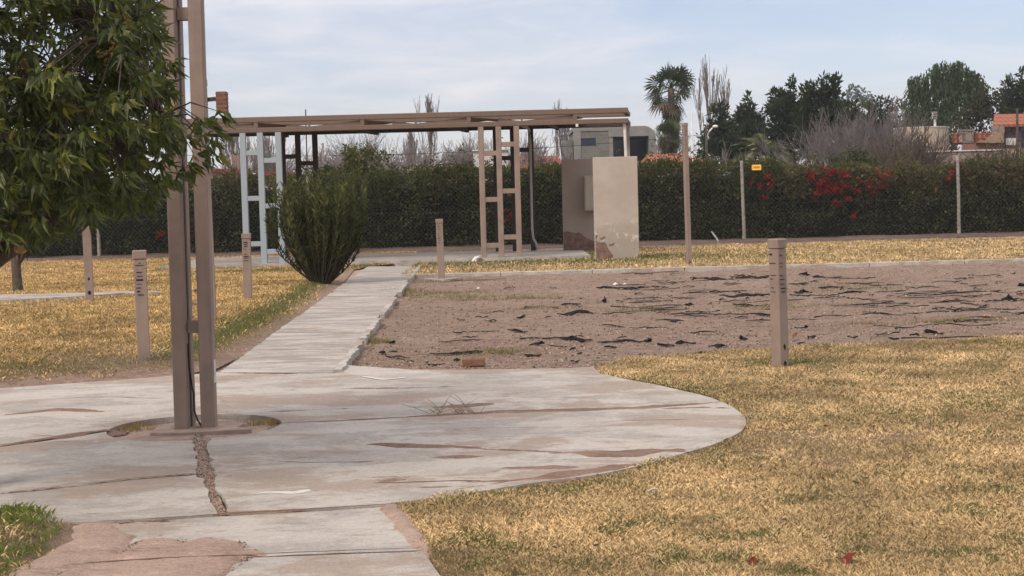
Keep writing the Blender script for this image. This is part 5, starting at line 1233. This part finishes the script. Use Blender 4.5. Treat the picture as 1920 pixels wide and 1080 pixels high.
fq('stone_base', [(1880, 300), (1912, 300), (1912, 278.3), (1880, 278.3)], 'house_beige', -.1, .55)
Y = 66; t = thing('boundary_wall', 'grey and pinkish stone boundary wall in front of the brick house', 'wall', (X(1830, Y), Y, 0))
m = MB(); rect(m, X(1688, Y), X(1912, Y), Y, Y + .4, -.2, Z(299, Y, 1800)); m.build('lower_wall', MAT['pink_stone'], t)
m = MB(); rect(m, X(1690, Y), X(1888, Y), Y + .02, Y + .38, Z(299, Y, 1800) + .003, Z(284, Y, 1800)); m.build('upper_wall', MAT['field_stone'], t)
m = MB(); rect(m, X(1700, Y), X(1882, Y), Y - .04, Y + .42, Z(284, Y, 1800) + .003, Z(281.5, Y, 1800)); m.build('coping', MAT['house_white'], t)
# poles
def pole(name, label, cat, px0, px1, py1, Y, r0, r1, mat, group=None):
    a, b_ = V(px0, 300, Y), V(px1, py1, Y); a = Vector((a.x, Y, -.1)); t = thing(name, label, cat, (a.x, Y, 0), group)
    MB().tube([a, b_], [r0, r1], 8).build('shaft', MAT[mat], t, True); return t, b_
pole('utility_pole', 'slim white pole right of the palm, in front of the orange roof', 'pole', 1298, 1297, 214, 70, .055, .045, 'metal_white')
t, tp_ = pole('utility_pole', 'dark wooden pole in front of the red tiled roof at the right edge', 'pole', 1908, 1907, 203, 64, .07, .055, 'dark_pole')
t, tp_ = pole('utility_pole', 'thin dark pole seen through the rear brown ladder column', 'pole', 574, 573, 205, 62, .03, .025, 'dark_pole')
t, tp_ = pole('utility_pole', 'thin pale pole just right of the rear brown ladder column', 'pole', 607, 605, 268, 64, .05, .045, 'bark_light')
t, tp_ = pole('street_lamp', 'curved arm street lamp with white head right of the palm', 'street lamp', 1325, 1324, 236, 86, .10, .07, 'dark_pole')
ah = [V(1325, 262, 86), V(1326, 254, 86), V(1330, 246, 86), V(1336, 239.5, 86)]
arm_ = MB().tube(ah, .05, 6).build('arm', MAT['metal_white'], t, True)
h = V(1341, 237, 86); m = MB(); bm = bmesh.new(); bmesh.ops.create_icosphere(bm, subdivisions=2, radius=1); bm.verts.index_update()
m.add([(h.x + v.co.x * .17, h.y + v.co.y * .13, h.z + v.co.z * .09) for v in bm.verts], [[v.index for v in f.verts] for f in bm.faces]); bm.free(); m.build('lamp_head', MAT['lamp_white'], arm_, True)
a, b_ = V(1325, 252, 86), V(300, 290, 86); cb = [a.lerp(b_, u) + Vector((0, 0, -1.0 * 4 * u * (1 - u) * .5)) for u in [i / 20 for i in range(21)]]
tag(MB().tube(cb, .014, 4).build('overhead_cable', MAT['black_cable']), 'thin overhead cable running left from the street lamp', 'cable')
tag(MB().tube([V(1325, 252, 86), V(1380, 254, 87), V(1460, 252, 88), V(1560, 246, 90)], .012, 4).build('overhead_cable', MAT['black_cable']), 'thin overhead cable running right from the street lamp in front of dark trees', 'cable')

# ------------------------------------------------------------------ palms
def fan_palm(label, px, pyt, Y, wpx, skirt_px, nfr, seed, trunk_bot=None, group='fan palms', green=None):
    r = np.random.default_rng(seed); top = V(px, pyt, Y); L = wpx / F * Y; t = thing('fan_palm', label, 'palm', (top.x, Y, 0), group)
    MB().tube([(top.x + .1, Y, -.1), (top.x + .05, Y, top.z * .5), (top.x, Y, top.z)], [.34, .28, .22], 10).build('trunk', MAT['bark'], t, True)
    def fronds(n, elo, ehi, zlo, zhi, cols, name, droop, sc=1.0):
        Vs, Fs, Cs = [], [], []; nn = 0
        for k in range(n):
            a = r.uniform(0, 6.28); e = math.asin(r.uniform(math.sin(elo), math.sin(ehi))); zz = top.z + r.uniform(zlo, zhi) ; o = np.array([top.x, Y, zz])
            d = np.array([math.cos(a) * math.cos(e), math.sin(a) * math.cos(e), math.sin(e)]); side = np.cross(d, [0, 0, 1.]); side /= np.linalg.norm(side) + 1e-6; upv = np.cross(side, d); ro = r.uniform(-1.3, 1.3); side, upv = side * math.cos(ro) + upv * math.sin(ro), upv * math.cos(ro) - side * math.sin(ro)
            pl = L * .60 * r.uniform(.8, 1.1) * sc * (1 - .2 * max(0, math.sin(e))); hub = o + d * pl; fl = L * .58 * r.uniform(.8, 1.15) * sc; col = np.array(cols[r.integers(0, len(cols))]) * r.uniform(.7, 1.3)
            w = .035; Vs += [o - side * w, o + side * w, hub + side * w * .6, hub - side * w * .6]; Fs += [[nn, nn + 1, nn + 2], [nn, nn + 2, nn + 3]]; Cs += [col * 1.2] * 4; nn += 4
            m_ = 12
            for j in range(m_):
                th = (j / (m_ - 1) - .5) * 3.6; dd = d * math.cos(th) + side * math.sin(th); q = hub + dd * fl * .55 ; tip = hub + dd * fl * r.uniform(.85, 1.05) + np.array([0, 0, -droop * fl * r.uniform(.3, .8)]) + upv * .06
                pw = side * math.cos(th) - d * math.sin(th); ww = fl * .062
                Vs += [hub, q + pw * ww, q - pw * ww, tip]; Fs += [[nn, nn + 1, nn + 2], [nn + 1, nn + 3, nn + 2]]; Cs += [col * r.uniform(.8, 1.2)] * 4; nn += 4
        npmesh(name, np.array(Vs), np.array(Fs), MAT['leaf_dull'], t, cols=np.array(Cs))
    G_ = green or [(.032, .044, .026), (.044, .055, .032), (.025, .035, .021)]
    fronds(nfr, -.45, 1.35, -.15, .25, G_, 'crown', .30)
    fronds(int(nfr * .35), .75, 1.5, -.1, .25, G_, 'crown', .30)
    fronds(int(nfr * .5), -1.1, -.2, -.5 * L, .0, [(.10, .085, .055), (.07, .07, .04), (.13, .10, .065)], 'dry_fronds', .7, .85)
    n2 = int(nfr * 2.2); fronds(n2, -1.5, -1.15, -skirt_px / F * Y, -.4 * L, [(.10, .085, .055), (.075, .07, .042), (.055, .06, .035), (.13, .10, .065)], 'skirt', .4, .62)
    return t
fan_palm('tall fan palm with a skirt of dead fronds, right of the concrete house', 1258, 166, 100, 50, 95, 28, 4)
fan_palm('shorter ragged fan palm in front of the tall fan palm', 1252, 252, 94, 30, 26, 30, 5, green=[(.050, .070, .030), (.065, .080, .035), (.04, .055, .025)])
b = V(1432, 292, 70); t = thing('date_palm', 'low date palm with arching feathery fronds above the yellow sign', 'palm', (b.x, 70, 0))
r = np.random.default_rng(6); Vs, Fs, Cs = [], [], []; nn = 0
for k in range(54):
    a = r.uniform(0, 6.28); e0 = r.uniform(.25, 1.45); Lf = r.uniform(1.5, 2.1); d = np.array([math.cos(a), math.sin(a), 0]); p = np.array([b.x, 70., b.z - .2]); pts = [p.copy()]
    e = e0
    for i in range(9): p = p + (d * math.cos(e) + np.array([0, 0, math.sin(e)])) * Lf / 9; e -= .15 + .05 * r.random(); pts.append(p.copy())
    col = np.array([(.14, .155, .085), (.18, .19, .11), (.11, .125, .07)][r.integers(0, 3)]); side = np.cross(d, [0, 0, 1.])
    for i in range(9):
        w = .02; Vs += [pts[i] - side * w, pts[i] + side * w, pts[i + 1] + side * w, pts[i + 1] - side * w]; Fs += [[nn, nn + 1, nn + 2], [nn, nn + 2, nn + 3]]; Cs += [col * 1.5] * 4; nn += 4
        if i < 1: continue
        for s_ in (-1, 1):
            for q in (0, .33, .66):
                o = pts[i] * (1 - q) + pts[i + 1] * q; ax = pts[i + 1] - pts[i]; ax /= np.linalg.norm(ax); ll = .34 * math.sin(math.pi * (i + q + .6) / 10.2) + .06
                tip = o + (side * s_ * .8 + ax * .6 + np.array([0, 0, .12 - .3 * r.random()])) * ll; Vs += [o - ax * .026, o + ax * .026, tip]; Fs += [[nn, nn + 1, nn + 2]]; Cs += [col * r.uniform(.7, 1.4)] * 3; nn += 3
npmesh('crown', np.array(Vs), np.array(Fs), MAT['leaf_dull'], t, cols=np.array(Cs))
MB().tube([(b.x, 70, -.1), (b.x, 70, b.z - .1)], [.3, .26], 9).build('trunk', MAT['bark'], t, True)

# ------------------------------------------------------------------ dark conifers and broad trees
def conifer(label, pts, Y, base_px, seed, cols=DK, dens=190, leaf=.38, group='dark conifers behind the hedge', dy=1.2):
    bx = X(base_px, Y); blobs = []
    for (a, b_, rpx, n, seed2) in pts:
        c = V(a, b_, Y); R = rpx / F * Y; r = np.random.default_rng(seed2)
        for _ in range(n):
            d = r.normal(size=3); d /= np.linalg.norm(d); q = R * r.uniform(.25, .5); k = R * r.uniform(.4, .95)
            blobs.append((c.x + d[0] * k, Y + d[1] * k * dy, c.z + d[2] * k + R * .15, q * .75, q * .75, q * 1.0))
    return leafy('conifer', label, 'conifer', (bx, Y, 0), blobs, dens, leaf, .34, cols, (max(b.z for b in [V(p[0], p[1], Y) for p in pts]) * .6, .25), group=group, out=.8, droop=-.45, shell=.2)
conifer('dark conifer below the bare poplar, right of the street lamp', [(1352, 232, 26, 9, 1), (1338, 262, 28, 8, 2), (1362, 270, 30, 8, 3), (1340, 215, 14, 5, 4), (1375, 240, 16, 5, 41), (1330, 285, 26, 8, 42), (1360, 292, 30, 8, 43), (1385, 280, 26, 8, 44)], 98, 1350, 1)
conifer('small pointed dark conifer between the poplar and the tallest conifers', [(1404, 205, 19, 8, 5), (1402, 186, 10, 5, 6), (1400, 240, 28, 8, 7), (1408, 270, 28, 8, 8), (1425, 255, 26, 8, 45), (1400, 292, 30, 8, 46), (1390, 222, 20, 7, 47), (1420, 225, 20, 7, 48)], 102, 1404, 2)
conifer('tall dark conifer with star shaped branch tips above the date palm', [(1478, 182, 26, 9, 9), (1490, 158, 12, 5, 10), (1462, 205, 26, 9, 11), (1500, 200, 30, 9, 12), (1480, 240, 40, 10, 13), (1450, 255, 26, 7, 14), (1448, 178, 8, 4, 15), (1480, 275, 42, 12, 50), (1515, 260, 36, 10, 51), (1445, 282, 30, 9, 52), (1475, 208, 30, 9, 53)], 96, 1480, 3)
conifer('broad dark conifer with a pointed top, left of the distant hazy tree', [(1552, 160, 20, 9, 16), (1530, 180, 24, 9, 17), (1565, 190, 22, 8, 18), (1550, 220, 42, 12, 19), (1520, 235, 34, 9, 20), (1556, 148, 8, 4, 21), (1580, 215, 24, 9, 22), (1600, 240, 34, 10, 54), (1640, 250, 34, 10, 55), (1560, 270, 44, 12, 56), (1610, 280, 40, 10, 57), (1665, 245, 26, 8, 58), (1650, 215, 20, 7, 59), (1535, 205, 30, 9, 60), (1680, 275, 34, 9, 61)], 92, 1548, 4)
conifer('dark conifer rising at the right edge behind the red tiled roof', [(1905, 170, 24, 9, 23), (1925, 150, 22, 8, 24), (1895, 200, 28, 9, 25), (1930, 190, 34, 9, 26), (1960, 160, 30, 8, 27), (1888, 188, 18, 7, 62), (1905, 205, 24, 8, 63)], 105, 1925, 5, cols=[(.024, .032, .020), (.034, .042, .026), (.045, .05, .03)])
leafy('evergreen_tree', 'brownish dark evergreen tree between the weeping tree and the red roof', 'tree', (X(1845, 95), 95, 0), [pxb(*q) for q in [(1840, 200, 95, 26), (1858, 178, 95, 16), (1825, 215, 95, 20), (1868, 205, 95, 22), (1850, 230, 95, 30), (1810, 228, 95, 20), (1845, 165, 95, 9), (1880, 228, 95, 20)]], 110, .26, .55, [(.036, .036, .022), (.050, .044, .028), (.028, .032, .02)], (3.5, .22))
EVC = [(.026, .034, .020), (.036, .042, .025), (.045, .045, .03)]
leafy('evergreen_tree', 'dense dark low evergreen behind the date palm and street lamp', 'tree', (X(1400, 112), 112, 0), [pxb(*q) for q in [(1330, 262, 112, 22), (1365, 258, 112, 26), (1400, 262, 112, 28), (1435, 256, 112, 28), (1350, 290, 112, 30), (1410, 292, 112, 34), (1460, 285, 112, 30)]], 90, .32, .5, EVC, (2, .2))
leafy('evergreen_tree', 'dense dark evergreen mass behind the bare thicket, left of the weeping tree', 'tree', (X(1640, 114), 114, 0), [pxb(*q) for q in [(1590, 222, 114, 26), (1625, 212, 114, 24), (1655, 202, 114, 22), (1685, 210, 114, 24), (1710, 228, 114, 20), (1610, 262, 114, 32), (1660, 262, 114, 34), (1700, 255, 114, 24), (1560, 270, 114, 30)]], 90, .32, .5, [(.04, .040, .026), (.055, .048, .032), (.035, .04, .024)], (2.5, .2))
leafy('distant_tree', 'hazy blue grey tree far away between the dark conifers and bare trees', 'tree', (X(1608, 300), 300, 0), [pxb(*q) for q in [(1600, 172, 300, 13), (1622, 180, 300, 13), (1590, 186, 300, 12), (1610, 192, 300, 18), (1632, 188, 300, 8)]], 14, .7, .6, [(.055, .075, .062), (.07, .088, .072)], (10, .5))
leafy('distant_tree', 'small dark conical tree in the gap left of the water tank', 'tree', (X(748, 130), 130, 0), [pxb(748, 296, 130, 4), pxb(748, 303, 130, 7), pxb(750, 312, 130, 12)], 30, .3, .5, DK, (2, .1))
leafy('evergreen_tree', 'dark green tree beside the white house and water tank', 'tree', (X(868, 112), 112, 0), [pxb(*q) for q in [(870, 290, 112, 12), (858, 300, 112, 12), (880, 300, 112, 12), (866, 310, 112, 16), (845, 310, 112, 12)]], 80, .3, .5, DK, (1.5, .15))
# weeping pepper tree
Y = 108; ctr = V(1778, 188, Y); t = thing('weeping_tree', 'big green weeping pepper tree, tallest crown at right', 'tree', (ctr.x, Y, 0))
r = np.random.default_rng(12); P, D, C, S = [], [], [], []
for (a, b_, rp) in [(1745, 150, 24), (1770, 135, 24), (1800, 140, 26), (1830, 158, 22), (1720, 175, 24), (1765, 170, 34), (1805, 180, 32), (1740, 205, 30), (1780, 215, 34), (1712, 210, 18), (1842, 185, 16), (1755, 125, 10), (1795, 120, 10), (1825, 140, 10), (1760, 235, 26), (1715, 150, 12)]:
    c = V(a, b_, Y); R = rp / F * Y; hue = r.uniform(.75, 1.3)
    for k in range(int(rp * 5.2)):
        d = r.normal(size=3); d /= np.linalg.norm(d); d[2] = abs(d[2]) * .9 if r.random() < .6 else d[2]
        p = np.array(c) + d * R * r.uniform(.55, 1.08); n = r.integers(3, 8); col = np.array([(.046, .066, .032), (.060, .082, .038), (.036, .052, .026)][r.integers(0, 3)]) * hue * r.uniform(.75, 1.25)
        for j in range(n):
            P.append(p + np.array([r.normal() * .05, r.normal() * .05, -.26 * j])); D.append([r.normal() * .3 + d[0] * .25 * (j < 2), r.normal() * .3, -1]); S.append(r.uniform(.24, .40)); C.append(col * r.uniform(.8, 1.2))
P, D, C, S = map(np.array, (P, D, C, S)); v, f, c = scatter(CARD_V, CARD_F, P, frames(D), np.stack([S * .36, S, S], 1), C)
npmesh('crown', v, f, MAT['leaf_dull'], t, cols=c); segmesh('trunk', branches((ctr.x, Y, -.1), (0, 0, 1), 2.4, .25, 3, .6, 3, .2, 5, 3, .75, .1, .05), MAT['bark'], t, 6)

plain('bark_lilac', (.15, .132, .130), .95, .3, 6)
# ------------------------------------------------------------------ bare winter trees
def bt(label, px, pyt, Y, style, seed, **kw):
    c = V(px, pyt, Y); return bare_tree('bare_poplar' if style == 'poplar' else 'bare_tree', label, 'poplar' if style == 'poplar' else 'bare tree', (c.x, Y, -.05), c.z, style, seed, 'bare winter trees behind the hedge', **kw)
bt('tall bare poplar between the fan palm and the dark conifers', 1330, 103, 130, 'poplar', 3, mat='bark_light', minr=.020, lv=5)
bt('slim bare poplar sticking up above the pavilion roof near its middle', 803, 172, 125, 'poplar', 5, minr=.018, lv=5, narrow=.4)
bt('bare poplar sticking up above the roof right of the brown ladder column', 1052, 187, 130, 'poplar', 7, minr=.018, lv=5, narrow=.55)
bt('bare poplar below the roof, left of the slimmest one', 768, 238, 125, 'poplar', 9, minr=.017, lv=5, narrow=.7)
bt('pair stemmed bare poplar left of the blue ladder column', 438, 214, 115, 'poplar', 11, minr=.022, lv=5)
bt('bare poplar seen through the blue ladder column', 500, 235, 118, 'poplar', 12, minr=.022, lv=5)
k = 0
names = ['left of the rear brown ladder column', 'right of the rear brown ladder column', 'above the olive shrub', 'behind the olive shrub, taller', 'left of the bare poplars', 'between the bare poplars', 'left of the water tank', 'behind the water tank', 'behind the white house', 'seen through the brown ladder column', 'right of the brown ladder column', 'left of the concrete house annex', 'seen through the blue ladder column bay']
for i, (px_, py_, Y_) in enumerate([(560, 268, 84), (622, 250, 60), (668, 246, 88), (712, 238, 100), (738, 250, 96), (785, 262, 104), (825, 258, 100), (852, 246, 108), (893, 248, 110), (935, 244, 104), (988, 250, 100), (1028, 238, 96), (470, 262, 86)]):
    bt('leafless grey tree ' + names[i], px_, py_, Y_, 'round' if i % 3 else 'shrub', 40 + i, minr=.012)
for i, (px_, py_, Y_, sd, lb) in enumerate([(1560, 212, 66, 2, 'rounded tangle of bare grey purple twigs below the broad conifer'), (1600, 195, 68, 4, 'wide bare grey thicket tree below the distant hazy tree'), (1652, 200, 67, 6, 'bare brownish thicket tree left of the weeping tree')]):
    bt(lb, px_, py_, Y_, 'shrub', sd, mat='bark_lilac', minr=.008, lv=4)
bt('dark bare tree with rising limbs in front of the round reservoir', 1705, 232, 60, 'shrub', 14, mat='bark', minr=.011)
bt('pale bare tree reaching up left of the weeping tree', 1690, 158, 112, 'round', 15, mat='bark_light', minr=.020)
bt('bare tree with dark twigs reaching up right of the weeping tree', 1880, 128, 110, 'round', 17, mat='bark', minr=.020)
bt('bare tree top peeking over the dark conifers right of the poplar', 1432, 160, 135, 'round', 18, mat='bark_light', minr=.022)
bt('bare dark bush in front of the right edge boundary wall', 1905, 262, 56, 'shrub', 19, mat='bark', minr=.008)
bt('bare tree top behind the palm and the concrete house roof', 1200, 215, 135, 'round', 20, minr=.022)
bt('small bare tree right of the concrete house, behind the shorter palm', 1240, 222, 128, 'round', 23, minr=.022)
bt('dark bare bush behind the hedge left of the plastered walls', 1030, 288, 54, 'shrub', 21, mat='bark', minr=.008)
bt('bare bush behind the hedge left of the blue ladder column', 420, 318, 56, 'shrub', 22, mat='bark', minr=.008)
bt('dry twiggy bush below the date palm left of the sign', 1370, 278, 56, 'shrub', 24, mat='bark_light', minr=.007)
# ------------------------------------------------------------------ bushes just behind the hedge
def bush(label, pts, Y, cols, dens=60, leaf=.11, seed=0):
    dens *= 6
    cs = [V(p[0], p[1], Y) for p in pts]; bl = []
    for p, c in zip(pts, cs):
        R = p[2] / F * Y; bl += clumps((c.x, Y, c.z), (R, R, R * .9), 7, R * .35, R * .6, int(p[0]), .9); bl += clumps((c.x, Y, max(.6, c.z - R)), (R * 1.1, R, R * .8), 4, R * .4, R * .6, int(p[0]) + 7, .9)
    top = max(c.z for c in cs); bx = sum(c.x for c in cs) / len(cs)
    leafy('bush', label, 'bush', (bx, Y, 0), bl, dens, leaf, .55, cols, (top * .7, .05), group='bushes behind the hedge', shell=.2)
bush('olive yellow bush rising behind the hedge right of the oleander', [(672, 296, 32), (648, 318, 28), (700, 312, 32), (660, 282, 18), (684, 278, 18)], 53, OL)
bush('green brown bush behind the hedge between olive bush and rubble wall', [(750, 330, 28), (790, 335, 24), (730, 335, 22)], 54, [(.05, .055, .022), (.065, .06, .03), (.04, .045, .02)])
bush('dark twiggy green bush behind the hedge below the white house', [(830, 336, 22), (880, 335, 22), (920, 332, 20), (950, 330, 18)], 55, [(.045, .048, .026), (.06, .052, .034), (.035, .04, .02)], 45)
bush('green bush behind the hedge at the rear ladder column', [(625, 318, 24), (600, 330, 22), (568, 325, 18)], 53, [(.055, .06, .022), (.045, .055, .02), (.075, .07, .03)])
bush('reddish brown bush behind the hedge left of the blue column', [(430, 350, 22), (470, 345, 22), (390, 350, 20), (515, 345, 20)], 52.5, [(.07, .045, .03), (.05, .04, .022), (.04, .045, .02)], 45)
bush('dark bush in front of the concrete house right of the plastered walls', [(1225, 318, 22), (1250, 312, 20), (1205, 325, 18)], 52.5, [(.05, .055, .025), (.07, .06, .03), (.04, .045, .02)])
bush('brown green bush behind the hedge below the white pole', [(1300, 318, 20), (1335, 315, 18), (1270, 312, 18)], 52.5, [(.06, .06, .026), (.08, .06, .034), (.045, .05, .022)])
bush('grey green bush behind the hedge beneath the date palm', [(1380, 312, 24), (1440, 318, 22), (1480, 314, 22), (1410, 312, 14)], 53, [(.05, .054, .03), (.065, .06, .04), (.04, .046, .025)], 40)
bush('fresh green rounded bush behind the largest red flowers', [(1590, 302, 28), (1620, 300, 24), (1565, 310, 22), (1640, 312, 20)], 53, [(.05, .062, .026), (.065, .075, .03), (.04, .05, .022)], 55)
bush('yellow green bush behind the hedge left of the rightmost fence post', [(1715, 325, 26), (1745, 318, 24), (1690, 332, 22), (1765, 330, 18)], 52.5, [(.085, .08, .028), (.065, .068, .025), (.10, .075, .035)], 55)
bush('rusty brown bush behind the hedge right of the rightmost fence post', [(1840, 335, 26), (1880, 330, 26), (1920, 335, 28), (1815, 340, 18)], 52.5, [(.09, .062, .036), (.07, .06, .032), (.11, .08, .045)], 45)
tw_ = thing('treeline', 'far low belt of leafless trees and scrub along the horizon', 'treeline', (0, 150, 0)); tw_['kind'] = 'stuff'
bl = []
for k in range(150):
    Yk = rnd.uniform(135, 210); xk = rnd.uniform(-.42, .44) * Yk; hh = rnd.uniform(2.2, 4.2) * (1.2 if rnd.random() < .25 else 1); bl.append((xk, Yk, hh * .55, rnd.uniform(1.6, 3), 2.0, hh * .55))
v, f, c = cloud(bl, 7, .55, .25, [(.075, .062, .055), (.095, .08, .07), (.06, .052, .045), (.05, .05, .035)], droop=-.8, shell=.1)
npmesh('scrub', v, f, MAT['leaf_dull'], tw_, cols=c)

# ------------------------------------------------------------------ light and sky
SE, SR = math.radians(42), math.radians(-140)          # sun height; compass angle from +Y towards +X
w = bpy.data.worlds.new('World'); scene.world = w; w.use_nodes = True; nt_ = w.node_tree; N = nt_.nodes; Lk = nt_.links
bg = N['Background']; sky = N.new('ShaderNodeTexSky'); sky.sky_type = 'NISHITA'; sky.sun_disc = False; sky.sun_elevation = SE; sky.sun_rotation = SR; sky.air_density = 1.0; sky.dust_density = .4; sky.ozone_density = 2.5
sm_ = N.new('ShaderNodeMix'); sm_.data_type = 'RGBA'; sm_.blend_type = 'MULTIPLY'; sm_.inputs[0].default_value = 1; Lk.new(sky.outputs[0], sm_.inputs[6]); sm_.inputs[7].default_value = (1.0, .90, .97, 1); Lk.new(sm_.outputs[2], bg.inputs[0]); bg.inputs[1].default_value = .08
tc = N.new('ShaderNodeTexCoord'); sp = N.new('ShaderNodeSeparateXYZ'); Lk.new(tc.outputs['Generated'], sp.inputs[0])
def mth(op, a, b=None, c=None):
    n = N.new('ShaderNodeMath'); n.operation = op
    for i, v in enumerate((a, b, c)):
        if v is None: continue
        if hasattr(v, 'is_output'): Lk.new(v, n.inputs[i])
        else: n.inputs[i].default_value = v
    return n.outputs[0]
zc = mth('ADD', mth('MAXIMUM', sp.outputs[2], 0.0), .09)
cb = N.new('ShaderNodeCombineXYZ'); Lk.new(mth('DIVIDE', sp.outputs[0], zc), cb.inputs[0]); Lk.new(mth('DIVIDE', sp.outputs[1], zc), cb.inputs[1])
def nz(sc, det, rough, dist, off):
    mp = N.new('ShaderNodeMapping'); mp.inputs['Location'].default_value = off; Lk.new(cb.outputs[0], mp.inputs[0])
    n = N.new('ShaderNodeTexNoise'); n.inputs['Scale'].default_value = sc; n.inputs['Detail'].default_value = det; n.inputs['Roughness'].default_value = rough; n.inputs['Distortion'].default_value = dist; Lk.new(mp.outputs[0], n.inputs[0]); return n.outputs['Fac']
def rmp(f, st):
    n = N.new('ShaderNodeValToRGB'); e = n.color_ramp.elements
    while len(e) < len(st): e.new(.5)
    for i, (p, c) in enumerate(st): e[i].position = p; e[i].color = (*c, 1) if isinstance(c, tuple) else (c, c, c, 1)
    Lk.new(f, n.inputs[0]); return n.outputs[0]
n1 = nz(.55, 7, .55, .3, (3.1, 1.7, 0)); n2 = nz(1.6, 6, .6, .5, (9.2, 4.4, 0))
cov = mth('ADD', mth('MULTIPLY', n1, .75), mth('MULTIPLY', n2, .25))
mask = rmp(cov, [(.40, .30), (.62, .97)])
ccol = rmp(n2, [(.30, (.55, .575, .65)), (.70, (.73, .715, .745))])
bg2 = N.new('ShaderNodeBackground'); cm = N.new('ShaderNodeMix'); cm.data_type = 'RGBA'; Lk.new(rmp(sp.outputs[2], [(.12, 0.), (.6, 1.)]), cm.inputs[0]); Lk.new(ccol, cm.inputs[6]); cm.inputs[7].default_value = (.76, .70, .645, 1); Lk.new(cm.outputs[2], bg2.inputs[0]); Lk.new(mth('ADD', mth('MULTIPLY', mth('MAXIMUM', sp.outputs[2], 0.0), 1.5), .675), bg2.inputs[1])
mx = N.new('ShaderNodeMixShader'); Lk.new(mask, mx.inputs[0]); Lk.new(bg.outputs[0], mx.inputs[1]); Lk.new(bg2.outputs[0], mx.inputs[2])
Lk.new(mx.outputs[0], N['World Output'].inputs['Surface'])
sd = bpy.data.lights.new('sun', 'SUN'); sd.energy = 1.8; sd.angle = math.radians(18); sd.color = (1, .88, .74)
so = bpy.data.objects.new('sun', sd); COL.objects.link(so)
dv = Vector((math.sin(SR) * math.cos(SE), math.cos(SR) * math.cos(SE), math.sin(SE)))
so.rotation_euler = dv.to_track_quat('Z', 'Y').to_euler(); so.location = dv * 60
scene.view_settings.view_transform = 'Standard'; scene.view_settings.look = 'None'; scene.view_settings.exposure = 0.6; scene.view_settings.gamma = 1
scene.view_settings.use_curve_mapping = False
hb = MB().box((0, 190, 24), (590, 455, 50.4)); t_ = bpy.data.materials.new('air'); t_.use_nodes = True; q_ = t_.node_tree; q_.nodes.remove(q_.nodes['Principled BSDF'])
pv = q_.nodes.new('ShaderNodeVolumePrincipled'); pv.inputs['Color'].default_value = (.86, .90, .96, 1); pv.inputs['Density'].default_value = .0004; pv.inputs['Anisotropy'].default_value = .2
q_.links.new(pv.outputs[0], q_.nodes['Material Output'].inputs['Volume'])
hz = hb.build('haze', t_); hz['kind'] = 'stuff'; hz['label'] = 'thin pale air over the whole park'; hz['category'] = 'haze'
scene.cycles.max_bounces = 6; scene.cycles.diffuse_bounces = 3; scene.cycles.transparent_max_bounces = 6
scene.render.engine = 'CYCLES'
